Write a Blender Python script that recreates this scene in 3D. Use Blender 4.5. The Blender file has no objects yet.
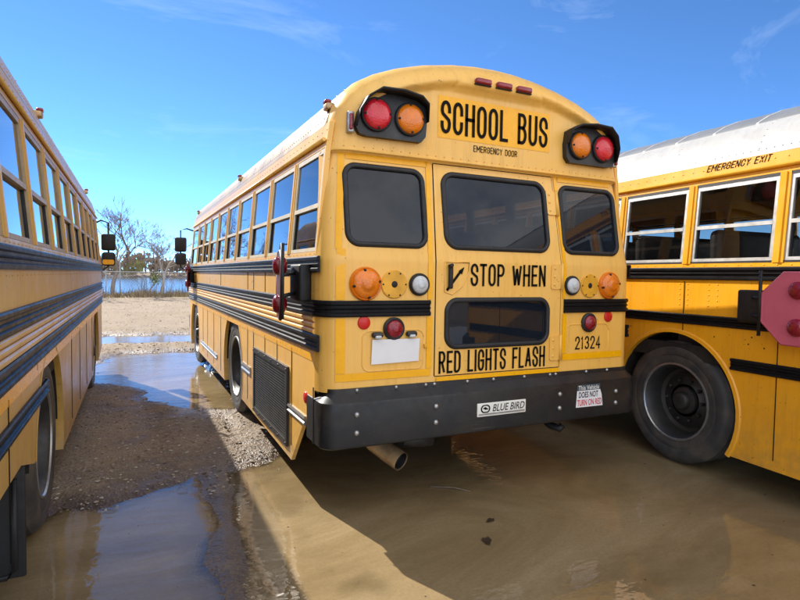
import bpy, bmesh, math, random
import numpy as np
from mathutils import Vector, Matrix, noise as mnoise
R = math.radians
random.seed(7)
rng = np.random.default_rng(11)
SC = bpy.context.scene
COL = SC.collection

# ------------------------------------------------------------------ camera
cam_d = bpy.data.cameras.new('camera')
cam = bpy.data.objects.new('camera', cam_d); COL.objects.link(cam)
YAW, PIT, ROL = R(26.0576), R(-2.4905), R(0.8395)
f_ = Vector((math.sin(YAW)*math.cos(PIT), math.cos(YAW)*math.cos(PIT), math.sin(PIT)))
r_ = Vector((math.cos(YAW), -math.sin(YAW), 0)); u_ = r_.cross(f_)
r2 = math.cos(ROL)*r_ + math.sin(ROL)*u_; u2 = -math.sin(ROL)*r_ + math.cos(ROL)*u_
m = Matrix(((r2.x, u2.x, -f_.x), (r2.y, u2.y, -f_.y), (r2.z, u2.z, -f_.z)))
cam.matrix_world = Matrix.Translation((-2.18166, -2.97490, 1.41127)) @ m.to_4x4()
cam_d.sensor_fit = 'HORIZONTAL'; cam_d.sensor_width = 36; cam_d.lens = 36*558.255/800
cam_d.clip_start = 0.05; cam_d.clip_end = 4000
SC.camera = cam

# ------------------------------------------------------------------ sky, sun, exposure
SUN_EL, SUN_AZ = R(37), R(-22)          # azimuth from +y, negative = towards -x
world = bpy.data.worlds.new('World'); SC.world = world; world.use_nodes = True
nt = world.node_tree; nt.nodes.clear()
wo = nt.nodes.new('ShaderNodeOutputWorld'); bg = nt.nodes.new('ShaderNodeBackground')
sky = nt.nodes.new('ShaderNodeTexSky'); sky.sky_type = 'NISHITA'; sky.sun_disc = False
sky.sun_elevation = SUN_EL; sky.sun_rotation = SUN_AZ
sky.air_density = 0.30; sky.dust_density = 0.0; sky.ozone_density = 7.5
bg.inputs['Strength'].default_value = 0.15
# thin cirrus wisps over the sky
tc = nt.nodes.new('ShaderNodeTexCoord')
mp = nt.nodes.new('ShaderNodeMapping'); mp.inputs['Scale'].default_value = (1.6, 4.5, 7.0); mp.inputs['Rotation'].default_value = (0, 0.25, R(35))
n1 = nt.nodes.new('ShaderNodeTexNoise'); n1.inputs['Scale'].default_value = 1.7; n1.inputs['Detail'].default_value = 9; n1.inputs['Roughness'].default_value = 0.62; n1.inputs['Distortion'].default_value = 0.7
cr = nt.nodes.new('ShaderNodeValToRGB'); cr.color_ramp.elements[0].position = 0.57; cr.color_ramp.elements[0].color = (0,0,0,1); cr.color_ramp.elements[1].position = 0.86; cr.color_ramp.elements[1].color = (0.12,0.12,0.12,1)
mx = nt.nodes.new('ShaderNodeMixRGB'); mx.inputs['Color2'].default_value = (4.6, 5.0, 5.6, 1)
L = nt.links.new
L(tc.outputs['Generated'], mp.inputs['Vector']); L(mp.outputs['Vector'], n1.inputs['Vector']); L(n1.outputs['Fac'], cr.inputs['Fac'])
L(cr.outputs['Color'], mx.inputs['Fac']); tint = nt.nodes.new('ShaderNodeMixRGB'); tint.blend_type = 'MULTIPLY'; tint.inputs['Fac'].default_value = 1; tint.inputs['Color2'].default_value = (0.80, 0.98, 0.94, 1)
L(sky.outputs['Color'], tint.inputs['Color1']); L(tint.outputs['Color'], mx.inputs['Color1'])
# unseen broken white cloud, added behind the camera to brighten the shaded rear face
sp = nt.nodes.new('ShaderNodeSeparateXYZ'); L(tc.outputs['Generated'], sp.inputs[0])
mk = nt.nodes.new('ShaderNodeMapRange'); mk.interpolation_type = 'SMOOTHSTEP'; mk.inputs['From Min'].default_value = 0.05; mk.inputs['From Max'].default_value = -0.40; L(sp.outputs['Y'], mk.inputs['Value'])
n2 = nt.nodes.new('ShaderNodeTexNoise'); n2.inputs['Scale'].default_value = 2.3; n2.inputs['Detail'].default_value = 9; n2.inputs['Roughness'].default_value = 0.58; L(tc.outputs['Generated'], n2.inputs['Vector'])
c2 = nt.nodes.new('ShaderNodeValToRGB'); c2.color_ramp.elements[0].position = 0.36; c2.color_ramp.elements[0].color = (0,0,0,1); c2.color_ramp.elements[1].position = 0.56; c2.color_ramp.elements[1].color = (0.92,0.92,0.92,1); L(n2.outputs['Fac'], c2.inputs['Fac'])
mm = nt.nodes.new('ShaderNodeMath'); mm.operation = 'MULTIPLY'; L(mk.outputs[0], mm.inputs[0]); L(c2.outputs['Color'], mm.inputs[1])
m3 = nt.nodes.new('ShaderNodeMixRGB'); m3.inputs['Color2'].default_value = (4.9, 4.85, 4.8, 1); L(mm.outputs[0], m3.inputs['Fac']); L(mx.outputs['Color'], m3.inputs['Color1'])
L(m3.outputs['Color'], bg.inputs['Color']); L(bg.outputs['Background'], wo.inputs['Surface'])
sun_d = bpy.data.lights.new('sun', 'SUN'); sun_d.energy = 2.7; sun_d.angle = R(0.53); sun_d.color = (1.0, 0.94, 0.84)
sun = bpy.data.objects.new('sun', sun_d); COL.objects.link(sun)
sd = Vector((math.sin(SUN_AZ)*math.cos(SUN_EL), math.cos(SUN_AZ)*math.cos(SUN_EL), math.sin(SUN_EL)))
sun.rotation_euler = sd.to_track_quat('Z', 'Y').to_euler(); sun.location = sd*60
vs = SC.view_settings; vs.view_transform = 'Standard'; vs.look = 'None'; vs.gamma = 1; vs.use_curve_mapping = False
vs.exposure = 1.55
SC.render.film_transparent = False
SC.cycles.max_bounces = 10; SC.cycles.transparent_max_bounces = 16; SC.cycles.glossy_bounces = 5

# ------------------------------------------------------------------ materials
MATS = {}
def nodes_of(name):
    mt = bpy.data.materials.new(name); mt.use_nodes = True; MATS[name] = mt
    return mt, mt.node_tree, mt.node_tree.nodes['Principled BSDF']
def noise(t, scale, detail=4, rough=0.55, vec=None, dist=0.0):
    n = t.nodes.new('ShaderNodeTexNoise'); n.inputs['Scale'].default_value = scale; n.inputs['Detail'].default_value = detail
    n.inputs['Roughness'].default_value = rough; n.inputs['Distortion'].default_value = dist
    if vec is not None: t.links.new(vec, n.inputs['Vector'])
    return n.outputs['Fac']
def objco(t, scale=(1,1,1)):
    c = t.nodes.new('ShaderNodeTexCoord'); mpn = t.nodes.new('ShaderNodeMapping'); mpn.inputs['Scale'].default_value = scale
    t.links.new(c.outputs['Object'], mpn.inputs['Vector']); return mpn.outputs['Vector']
def ramp(t, fac, stops):
    r = t.nodes.new('ShaderNodeValToRGB'); e = r.color_ramp.elements
    while len(e) < len(stops): e.new(0.5)
    for el, (p, c) in zip(e, stops):
        el.position = p; el.color = (c, c, c, 1) if not hasattr(c, '__len__') else (*c, 1)
    t.links.new(fac, r.inputs['Fac']); return r.outputs['Color']
def mix(t, fac, a, b, mode='MIX'):
    n = t.nodes.new('ShaderNodeMixRGB'); n.blend_type = mode
    for s, v in (('Fac', fac), ('Color1', a), ('Color2', b)):
        if hasattr(v, 'is_linked') or hasattr(v, 'links'): t.links.new(v, n.inputs[s])
        elif hasattr(v, '__len__'): n.inputs[s].default_value = (*v, 1)
        else: n.inputs[s].default_value = v
    return n.outputs['Color']
def bump(t, h, strength, dist=0.01, nrm=None):
    b = t.nodes.new('ShaderNodeBump'); b.inputs['Strength'].default_value = strength; b.inputs['Distance'].default_value = dist
    t.links.new(h, b.inputs['Height'])
    if nrm is not None: t.links.new(nrm, b.inputs['Normal'])
    return b.outputs['Normal']
def simple(name, col, rough=0.5, metal=0.0, var=0.12, vscale=9, bumpk=0.0, coat=0.0, ior=1.45):
    mt, t, p = nodes_of(name)
    v = objco(t); f = noise(t, vscale, 5, 0.6, v)
    lo = tuple(c*(1-var) for c in col); hi = tuple(min(1, c*(1+var)) for c in col)
    t.links.new(ramp(t, f, [(0.3, lo), (0.7, hi)]), p.inputs['Base Color'])
    t.links.new(ramp(t, noise(t, vscale*2.3, 4, 0.6, v), [(0.3, max(0.02, rough*0.8)), (0.75, min(1, rough*1.2))]), p.inputs['Roughness'])
    p.inputs['Metallic'].default_value = metal; p.inputs['IOR'].default_value = ior
    p.inputs['Coat Weight'].default_value = coat
    if bumpk: t.links.new(bump(t, noise(t, vscale*4, 4, 0.6, v), bumpk, 0.004), p.inputs['Normal'])
    return mt
def bus_paint(name, col, fade, dirt=(0.23, 0.16, 0.08), dirt_top=0.75, rough=0.32, dirt_amt=0.75):
    """weathered yellow paint: chalky faded patches, vertical run marks, mud splashed on the skirts, rust specks"""
    mt, t, p = nodes_of(name)
    v = objco(t)
    base = mix(t, ramp(t, noise(t, 1.7, 5, 0.62, v), [(0.32, 0.0), (0.72, 1.0)]), col, fade)
    runs = noise(t, 3.0, 4, 0.6, objco(t, (7, 7, 0.6)))
    base = mix(t, ramp(t, runs, [(0.50, 0.0), (0.75, 0.42)]), base, tuple(c*0.70 for c in col))
    base = mix(t, ramp(t, noise(t, 13, 6, 0.7, objco(t, (5, 5, 0.35))), [(0.58, 0.0), (0.70, 0.28)]), base, (0.30, 0.19, 0.08))
    specks = noise(t, 46, 2, 0.5, v)
    base = mix(t, ramp(t, specks, [(0.72, 0.0), (0.76, 0.75)]), base, (0.16, 0.075, 0.03))
    sep = t.nodes.new('ShaderNodeSeparateXYZ'); t.links.new(v, sep.inputs[0])
    mr = t.nodes.new('ShaderNodeMapRange'); mr.inputs['From Min'].default_value = 0.2; mr.inputs['From Max'].default_value = dirt_top
    mr.inputs['To Min'].default_value = dirt_amt; mr.inputs['To Max'].default_value = 0.0
    t.links.new(sep.outputs['Z'], mr.inputs['Value'])
    mud = t.nodes.new('ShaderNodeMath'); mud.operation = 'MULTIPLY'
    t.links.new(mr.outputs[0], mud.inputs[0]); t.links.new(ramp(t, noise(t, 9, 7, 0.7, v), [(0.35, 0.1), (0.68, 1.0)]), mud.inputs[1])
    base = mix(t, mud.outputs[0], base, dirt)
    t.links.new(base, p.inputs['Base Color'])
    t.links.new(ramp(t, noise(t, 5, 5, 0.6, v), [(0.3, rough*0.8), (0.75, min(1, rough*1.5))]), p.inputs['Roughness'])
    h = noise(t, 1.3, 2, 0.5, v)
    t.links.new(bump(t, h, 0.22, 0.03), p.inputs['Normal'])
    return mt
bus_paint('paint_center', (0.90, 0.49, 0.085), (0.90, 0.535, 0.14))
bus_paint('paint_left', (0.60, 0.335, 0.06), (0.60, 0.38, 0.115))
bus_paint('paint_right', (0.93, 0.39, 0.008), (0.91, 0.42, 0.02), dirt_amt=0.45)
bus_paint('roof_cream', (0.44, 0.30, 0.115), (0.48, 0.36, 0.17), dirt_amt=0.0)
bus_paint('roof_white', (0.42, 0.405, 0.37), (0.48, 0.47, 0.44), dirt_amt=0.0)
simple('roof_grey', (0.17, 0.175, 0.18), 0.5, 0.0, 0.1, 4)
simple('tape', (0.97, 0.455, 0.003), 0.3, 0, 0.07, 14)
simple('rail_black', (0.010, 0.010, 0.011), 0.42, 0, 0.3, 8, ior=1.25)
def bumper_mat():
    mt, t, p = nodes_of('bumper_black'); v = objco(t)
    c = mix(t, ramp(t, noise(t, 3.2, 8, 0.68, v, 0.4), [(0.45, 0.0), (0.78, 0.85)]), (0.010, 0.011, 0.013), (0.042, 0.035, 0.026))
    scr = noise(t, 5.0, 6, 0.7, objco(t, (0.6, 0.6, 16)))
    c = mix(t, ramp(t, scr, [(0.64, 0.0), (0.72, 0.45)]), c, (0.12, 0.11, 0.10))
    c = mix(t, ramp(t, noise(t, 38, 3, 0.6, v), [(0.68, 0.0), (0.75, 0.6)]), c, (0.10, 0.05, 0.025))
    t.links.new(c, p.inputs['Base Color']); t.links.new(ramp(t, noise(t, 7, 6, 0.65, v), [(0.3, 0.28), (0.7, 0.62)]), p.inputs['Roughness'])
    t.links.new(bump(t, noise(t, 2.5, 3, 0.5, v), 0.12, 0.03), p.inputs['Normal'])
bumper_mat()
simple('black', (0.012, 0.012, 0.013), 0.55, 0, 0.3, 10)
simple('under_black', (0.02, 0.018, 0.015), 0.85, 0, 0.4, 6)
simple('rubber', (0.018, 0.018, 0.019), 0.55, 0, 0.3, 12)
simple('letter_black', (0.010, 0.009, 0.008), 0.85, 0, 0.2, 40, ior=1.2)
simple('alu', (0.62, 0.62, 0.60), 0.42, 0.6, 0.12, 9)
simple('frame_tan', (0.40, 0.30, 0.18), 0.5, 0.0, 0.15, 9)
simple('frame_cream', (0.66, 0.58, 0.42), 0.5, 0.0, 0.12, 9)
simple('steel', (0.42, 0.42, 0.41), 0.38, 0.85, 0.15, 20)
simple('steel_dark', (0.06, 0.058, 0.056), 0.5, 0.6, 0.25, 8)
simple('exhaust', (0.50, 0.34, 0.18), 0.5, 0.6, 0.35, 12, 0.1)
simple('white_board', (0.80, 0.80, 0.80), 0.5, 0, 0.03, 9)
simple('seat_vinyl', (0.035, 0.036, 0.04), 0.45, 0, 0.2, 8)
simple('inner_beige', (0.50, 0.44, 0.33), 0.6, 0, 0.1, 5)
simple('pale', (0.80, 0.78, 0.70), 0.45, 0, 0.05, 20)
simple('sticker_red', (0.60, 0.03, 0.06), 0.45, 0, 0.08, 30)
simple('sticker_blue', (0.06, 0.10, 0.13), 0.45, 0, 0.2, 30)
simple('sign_red', (0.09, 0.006, 0.010), 0.4, 0, 0.25, 7)
simple('sign_pink', (0.62, 0.12, 0.17), 0.5, 0, 0.12, 5)
simple('lens_clear', (0.55, 0.57, 0.58), 0.2, 0, 0.15, 30, 0.2, coat=0.5)
simple('plate_yellow', (0.78, 0.39, 0.03), 0.45, 0, 0.2, 9)
simple('tarp_blue', (0.10, 0.27, 0.55), 0.4, 0, 0.25, 6)
simple('bark', (0.24, 0.19, 0.155), 0.85, 0, 0.3, 5)
simple('bark_pale', (0.36, 0.30, 0.25), 0.85, 0, 0.25, 5)
simple('leaf_green', (0.14, 0.17, 0.04), 0.6, 0, 0.35, 6)
simple('dry_grass', (0.30, 0.23, 0.12), 0.85, 0, 0.35, 2)
simple('dry_brown', (0.15, 0.11, 0.075), 0.9, 0, 0.35, 1.5)
simple('wood_far', (0.24, 0.18, 0.13), 0.95, 0, 0.35, 0.2)
simple('wood_olive', (0.24, 0.22, 0.09), 0.95, 0, 0.35, 0.2)
simple('leaf_litter', (0.05, 0.032, 0.018), 0.6, 0, 0.3, 20)
simple('galv', (0.40, 0.41, 0.42), 0.5, 0.5, 0.12, 8)
def lens(name, col):
    mt, t, p = nodes_of(name)
    v = objco(t)
    w = t.nodes.new('ShaderNodeTexVoronoi'); w.inputs['Scale'].default_value = 95; t.links.new(v, w.inputs['Vector'])
    c = mix(t, ramp(t, noise(t, 14, 3, 0.5, v), [(0.35, 0.0), (0.7, 1.0)]), tuple(x*0.82 for x in col), col)
    t.links.new(c, p.inputs['Base Color']); p.inputs['Roughness'].default_value = 0.22
    p.inputs['Subsurface Weight'].default_value = 0.15; p.inputs['Subsurface Radius'].default_value = (0.02, 0.005, 0.003)
    p.inputs['Coat Weight'].default_value = 0.35; p.inputs['Coat Roughness'].default_value = 0.08
    t.links.new(bump(t, w.outputs['Distance'], 0.35, 0.004), p.inputs['Normal'])
lens('lens_red', (0.72, 0.018, 0.035)); lens('lens_amber', (0.86, 0.22, 0.006)); lens('lens_dark_red', (0.30, 0.008, 0.02))
simple('reflector_red', (0.60, 0.02, 0.015), 0.3, 0, 0.1, 30)
def glass(name, tint, k=1.6, body=None, bodyk=0.0, bumpk=0.02):
    """thin tinted pane: clear film plus mirror-like sheen by viewing angle"""
    mt = bpy.data.materials.new(name); mt.use_nodes = True; MATS[name] = mt; t = mt.node_tree; t.nodes.clear()
    o = t.nodes.new('ShaderNodeOutputMaterial'); tr = t.nodes.new('ShaderNodeBsdfTransparent'); tr.inputs['Color'].default_value = (*tint, 1)
    gl = t.nodes.new('ShaderNodeBsdfGlossy'); gl.inputs['Roughness'].default_value = 0.015; gl.inputs['Color'].default_value = (0.95, 0.97, 1, 1)
    geo = t.nodes.new('ShaderNodeNewGeometry'); dt = t.nodes.new('ShaderNodeVectorMath'); dt.operation = 'DOT_PRODUCT'
    t.links.new(geo.outputs['Incoming'], dt.inputs[0]); t.links.new(geo.outputs['Normal'], dt.inputs[1])
    def mth(op, x, y):
        q = t.nodes.new('ShaderNodeMath'); q.operation = op
        for i_, z_ in enumerate((x, y)):
            if hasattr(z_, 'links'): t.links.new(z_, q.inputs[i_])
            else: q.inputs[i_].default_value = z_
        return q.outputs[0]
    c1 = mth('POWER', mth('SUBTRACT', 1.0, mth('ABSOLUTE', dt.outputs['Value'], 0.0)), 5.0)
    mu = t.nodes.new('ShaderNodeMath'); mu.operation = 'MULTIPLY'; mu.inputs[1].default_value = k; mu.use_clamp = True
    t.links.new(mth('ADD', mth('MULTIPLY', c1, 0.96), 0.042), mu.inputs[0])
    ms = t.nodes.new('ShaderNodeMixShader'); v = objco(t)
    nb = bump(t, noise(t, 2.2, 2, 0.5, v), bumpk, 0.05); t.links.new(nb, gl.inputs['Normal'])
    t.links.new(mu.outputs[0], ms.inputs[0])
    base = tr.outputs[0]
    if bodyk:
        df = t.nodes.new('ShaderNodeBsdfDiffuse'); df.inputs['Color'].default_value = (*body, 1)
        m2 = t.nodes.new('ShaderNodeMixShader'); t.links.new(ramp(t, noise(t, 2.5, 5, 0.6, v), [(0.3, bodyk*0.7), (0.7, bodyk*1.2)]), m2.inputs[0])
        t.links.new(base, m2.inputs[1]); t.links.new(df.outputs[0], m2.inputs[2]); base = m2.outputs[0]
    t.links.new(base, ms.inputs[1]); t.links.new(gl.outputs[0], ms.inputs[2]); t.links.new(ms.outputs[0], o.inputs['Surface'])
glass('glass_side', (0.26, 0.265, 0.26), 1.15)
glass('glass_rear', (0.13, 0.135, 0.145), 0.85, (0.03, 0.042, 0.065), 0.3)
glass('glass_right', (0.62, 0.60, 0.56), 1.0)
def tyre_mat():
    mt, t, p = nodes_of('tyre'); v = objco(t)
    c = mix(t, ramp(t, noise(t, 5, 6, 0.65, v), [(0.42, 0.0), (0.75, 0.8)]), (0.035, 0.035, 0.036), (0.13, 0.105, 0.075))
    t.links.new(c, p.inputs['Base Color']); p.inputs['Roughness'].default_value = 0.62
    t.links.new(bump(t, noise(t, 60, 3, 0.6, v), 0.15, 0.004), p.inputs['Normal'])
tyre_mat()

# ------------------------------------------------------------------ mesh building
class MB:
    def __init__(s): s.v = []; s.f = []; s.m = []; s.sm = []
    def add(s, vs_, fs, mi=0, smooth=False):
        o = len(s.v); s.v.extend([tuple(map(float, q)) for q in vs_])
        for f in fs: s.f.append(tuple(i+o for i in f)); s.m.append(mi); s.sm.append(smooth)
        return s
    def hexa(s, p, mi=0):   # 8 points: bottom ring 0-3, top ring 4-7
        return s.add(p, [(0,3,2,1), (4,5,6,7), (0,1,5,4), (1,2,6,5), (2,3,7,6), (3,0,4,7)], mi)
    def box(s, a, b, mi=0):
        x0,y0,z0 = a; x1,y1,z1 = b
        return s.hexa([(x0,y0,z0),(x1,y0,z0),(x1,y1,z0),(x0,y1,z0),(x0,y0,z1),(x1,y0,z1),(x1,y1,z1),(x0,y1,z1)], mi)
    def rbox(s, a, b, r=0.02, seg=3, mi=0):    # rounded box through bmesh bevel
        bm = bmesh.new(); bmesh.ops.create_cube(bm, size=1)
        c = [(a[i]+b[i])/2 for i in range(3)]; d = [abs(b[i]-a[i]) for i in range(3)]
        for v in bm.verts: v.co = Vector((c[0]+v.co.x*d[0], c[1]+v.co.y*d[1], c[2]+v.co.z*d[2]))
        bmesh.ops.bevel(bm, geom=bm.edges[:], offset=min(r, min(d)*0.49), segments=seg, profile=0.5, affect='EDGES')
        bm.verts.index_update()
        s.add([v.co for v in bm.verts], [[v.index for v in f.verts] for f in bm.faces], mi, True); bm.free(); return s
    def tube(s, pts, r, n=8, mi=0, caps=True, smooth=True):
        pts = [Vector(p) for p in pts]; rs = r if hasattr(r, '__len__') else [r]*len(pts)
        vs_ = []; up = None
        for i, p in enumerate(pts):
            d = (pts[min(i+1, len(pts)-1)] - pts[max(i-1, 0)]).normalized()
            if up is None or abs(d.dot(up)) > 0.98: up = Vector((0,0,1)) if abs(d.z) < 0.9 else Vector((1,0,0))
            a = d.cross(up).normalized(); b = a.cross(d); up = b
            for k in range(n):
                t = 2*math.pi*k/n; vs_.append(p + rs[i]*(math.cos(t)*a + math.sin(t)*b))
        fs = [(i*n+k, i*n+(k+1)%n, (i+1)*n+(k+1)%n, (i+1)*n+k) for i in range(len(pts)-1) for k in range(n)]
        s.add(vs_, fs, mi, smooth)
        if caps:
            o = len(s.v)-len(vs_)
            s.f.append(tuple(o+k for k in range(n))); s.m.append(mi); s.sm.append(False)
            s.f.append(tuple(o+(len(pts)-1)*n+k for k in reversed(range(n)))); s.m.append(mi); s.sm.append(False)
        return s
    def lathe(s, prof, c, axis='y', n=32, mi=0, smooth=True, sgn=1):   # prof: (r, h) along axis
        vs_ = []
        for r, h in prof:
            for k in range(n):
                t = 2*math.pi*k/n; a, b = r*math.cos(t), r*math.sin(t)
                h2 = h*sgn
                vs_.append((c[0]+h2, c[1]+a, c[2]+b) if axis == 'x' else (c[0]+a, c[1]+h2, c[2]+b) if axis == 'y' else (c[0]+a, c[1]+b, c[2]+h2))
        fs = [(i*n+k, i*n+(k+1)%n, (i+1)*n+(k+1)%n, (i+1)*n+k) for i in range(len(prof)-1) for k in range(n)]
        return s.add(vs_, fs, mi, smooth)
    def poly(s, pts, fn0, fn1, mi=0):     # prism from 2D outline; fn maps (a,b)->xyz at both ends
        n = len(pts); a = [fn0(*p) for p in pts]; b = [fn1(*p) for p in pts]
        return s.add(a+b, [tuple(range(n)), tuple(reversed(range(n, 2*n)))] + [(i, (i+1)%n, n+(i+1)%n, n+i) for i in range(n)], mi)
    def loft(s, path, prof, mi=0, smooth=True, closed_prof=True, caps=True):   # path: list of fn(u,v)->xyz, prof: (u,v)
        n = len(prof); vs_ = [fn(*p) for fn in path for p in prof]; rngk = range(n) if closed_prof else range(n-1)
        fs = [(i*n+k, i*n+(k+1)%n, (i+1)*n+(k+1)%n, (i+1)*n+k) for i in range(len(path)-1) for k in rngk]
        if caps: fs += [tuple(range(n)), tuple(reversed(range((len(path)-1)*n, len(path)*n)))]
        return s.add(vs_, fs, mi, smooth)
    def build(s, name, mats, parent=None, sharp=None):
        me = bpy.data.meshes.new(name); me.from_pydata(s.v, [], s.f)
        for mt in (mats if isinstance(mats, (list, tuple)) else [mats]): me.materials.append(MATS[mt])
        me.polygons.foreach_set('material_index', s.m); me.polygons.foreach_set('use_smooth', s.sm)
        bm = bmesh.new(); bm.from_mesh(me); bmesh.ops.recalc_face_normals(bm, faces=bm.faces[:])
        if sharp is not None:
            for e in bm.edges:
                if len(e.link_faces) == 2 and e.calc_face_angle(0) > sharp: e.smooth = False
        bm.to_mesh(me); bm.free(); me.update()
        o = bpy.data.objects.new(name, me); COL.objects.link(o)
        if parent: o.parent = parent
        return o
def tag(o, label=None, cat=None, group=None, kind=None):
    for k, v in (('label', label), ('category', cat), ('group', group), ('kind', kind)):
        if v: o[k] = v
    return o
def rrect(cx, cz, w, h, r, n=6):
    pts = []
    for sx, sz, a0 in ((1,1,0), (-1,1,90), (-1,-1,180), (1,-1,270)):
        for i in range(n+1):
            a = R(a0+90*i/n); pts.append((cx+sx*(w/2-r)+r*math.cos(a), cz+sz*(h/2-r)+r*math.sin(a)))
    return pts
def text_mesh(body, x0, x1, z0, z1, weight=0.0, shear=0.0):
    """letters as flat triangles fitted into a box, returned as (verts2d, faces)"""
    cu = bpy.data.curves.new('lettering', 'FONT'); cu.body = body; cu.offset = weight; cu.shear = shear; cu.resolution_u = 4
    ob = bpy.data.objects.new('lettering', cu); COL.objects.link(ob)
    dg = bpy.context.evaluated_depsgraph_get(); dg.update()
    me = bpy.data.meshes.new_from_object(ob.evaluated_get(dg))
    P = [(v.co.x, v.co.y) for v in me.vertices]; F = [tuple(p.vertices) for p in me.polygons]
    bpy.data.objects.remove(ob); bpy.data.curves.remove(cu); bpy.data.meshes.remove(me)
    ax = min(p[0] for p in P); bx = max(p[0] for p in P); az = min(p[1] for p in P); bz = max(p[1] for p in P)
    return [(x0+(x-ax)/(bx-ax)*(x1-x0), z0+(z-az)/(bz-az)*(z1-z0)) for x, z in P], F
def lettering(name, body, box, fn, mat, parent, weight=0.012, shear=0.0):
    P, F = text_mesh(body, *box, weight, shear)
    mb = MB(); mb.add([fn(*p) for p in P], F); return mb.build(name, mat, parent)
def arc(cx, cy, rx, ry, a0, a1, n=9): return [(cx+rx*math.cos(R(a0+(a1-a0)*i/n)), cy+ry*math.sin(R(a0+(a1-a0)*i/n))) for i in range(n+1)]
# condensed block capitals with one even stroke, as on road signs and buses; (strokes, relative width)
TOPC, BOTC = arc(.5,.76,.5,.24,0,180), arc(.5,.24,.5,.24,180,360)
GLYPH = {
 'S': ([[(1,.70)]+TOPC+[(0,.70),(.10,.60),(.90,.41),(1,.30)]+arc(.5,.24,.5,.24,0,-180)+[(0,.30)]], 1), 'C': ([[(1,.66)]+TOPC+BOTC+[(1,.34)]], 1), 'O': ([TOPC+BOTC+[(1,.76)]], 1),
 'G': ([[(1,.68)]+TOPC+BOTC+[(1,.48),(.55,.48)]], 1), 'H': ([[(0,0),(0,1)], [(1,0),(1,1)], [(0,.52),(1,.52)]], 1), 'L': ([[(0,1),(0,0),(1,0)]], .85),
 'B': ([[(0,0),(0,1),(.5,1)]+arc(.5,.77,.42,.23,90,-90)+[(0,.54)], [(.5,.54)]+arc(.5,.27,.5,.27,90,-90)+[(0,0)]], 1), 'U': ([[(0,1),(0,.24)]+BOTC+[(1,.24),(1,1)]], 1),
 'T': ([[(0,1),(1,1)], [(.5,1),(.5,0)]], .9), 'P': ([[(0,0),(0,1),(.5,1)]+arc(.5,.74,.5,.26,90,-90)+[(0,.48)]], 1), 'R': ([[(0,0),(0,1),(.5,1)]+arc(.5,.75,.5,.25,90,-90)+[(0,.5)], [(.5,.5),(1,0)]], 1),
 'W': ([[(0,1),(.25,0)], [(.25,0),(.5,.85)], [(.5,.85),(.75,0)], [(.75,0),(1,1)]], 1.5), 'E': ([[(1,1),(0,1),(0,0),(1,0)], [(0,.52),(.85,.52)]], .85), 'F': ([[(1,1),(0,1),(0,0)], [(0,.52),(.85,.52)]], .85), 'N': ([[(0,0),(0,1)], [(0,1),(1,0)], [(1,0),(1,1)]], 1),
 'D': ([[(0,0),(0,1)]+arc(.4,.74,.6,.26,90,0)+arc(.4,.26,.6,.26,0,-90)+[(0,0)]], 1), 'I': ([[(0,0),(0,1)]], 0), 'A': ([[(0,0),(.5,1)], [(.5,1),(1,0)], [(.18,.33),(.82,.33)]], 1.1), 'M': ([[(0,0),(0,1)], [(0,1),(.5,.3)], [(.5,.3),(1,1)], [(1,1),(1,0)]], 1.4),
 'Y': ([[(0,1),(.5,.5),(1,1)], [(.5,.5),(.5,0)]], 1), 'X': ([[(0,0),(1,1)], [(0,1),(1,0)]], 1), '1': ([[(0,.80),(.6,1),(.6,0)]], .45), '2': ([[(0,.72)]+arc(.5,.74,.5,.26,180,0)+[(1,.66),(0,0),(1,0)]], 1),
 '3': ([[(0,.76)]+arc(.5,.76,.46,.24,170,-90)+[(.4,.52),(.5,.52)]+arc(.5,.26,.5,.26,90,-170)], 1), '4': ([[(.75,0),(.75,1),(0,.28),(1,.28)]], 1), ' ': ([], .5)}
def block_strokes(body, x0, x1, z0, z1, sw, gap=0.30):
    """ribbons (quads) for a word fitted into a box with stroke width sw"""
    n = len(body); u = ((x1-x0)-sw*n-0.0)/(sum(GLYPH[c][1] for c in body)+gap*(n-1)); x = x0; V, F = [], []
    for c in body:
        st, w = GLYPH[c]; gw = w*u
        for line in st:
            q = [Vector((x+sw/2+a*gw, z0+sw/2+b_*(z1-z0-sw))) for a, b_ in line]; q = [p for i, p in enumerate(q) if i == 0 or (p-q[i-1]).length > 1e-5]
            L_, R_ = [], []
            for i, p in enumerate(q):
                d0 = (q[i]-q[i-1]).normalized() if i else (q[1]-q[0]).normalized(); d1 = (q[i+1]-q[i]).normalized() if i+1 < len(q) else d0
                n0, n1 = Vector((-d0.y, d0.x)), Vector((-d1.y, d1.x)); m_ = (n0+n1); m_ = m_.normalized() if m_.length > 1e-3 else n0
                k = min(1.9, 1/max(0.3, m_.dot(n0))); e_ = (d0*(-sw/2) if i == 0 else d0*(sw/2) if i+1 == len(q) else Vector((0, 0)))
                if (q[0]-q[-1]).length < 1e-4: e_ = Vector((0, 0))
                e_ = e_*(1.0 if min(abs(d0.x), abs(d0.y)) < 0.02 else 0.0)
                L_.append(p+m_*(sw/2*k)+e_); R_.append(p-m_*(sw/2*k)+e_)
            o = len(V); V += [tuple(p) for p in L_]+[tuple(p) for p in R_]; m2_ = len(q)
            F += [(o+i, o+i+1, o+m2_+i+1, o+m2_+i) for i in range(m2_-1)]
        x += gw+sw+gap*u
    return V, F
def block_lettering(name, body, box, sw, fn, mat, parent):
    P, F = block_strokes(body, *box, sw); mb = MB(); mb.add([fn(*p) for p in P], F); return mb.build(name, mat, parent)

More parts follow.
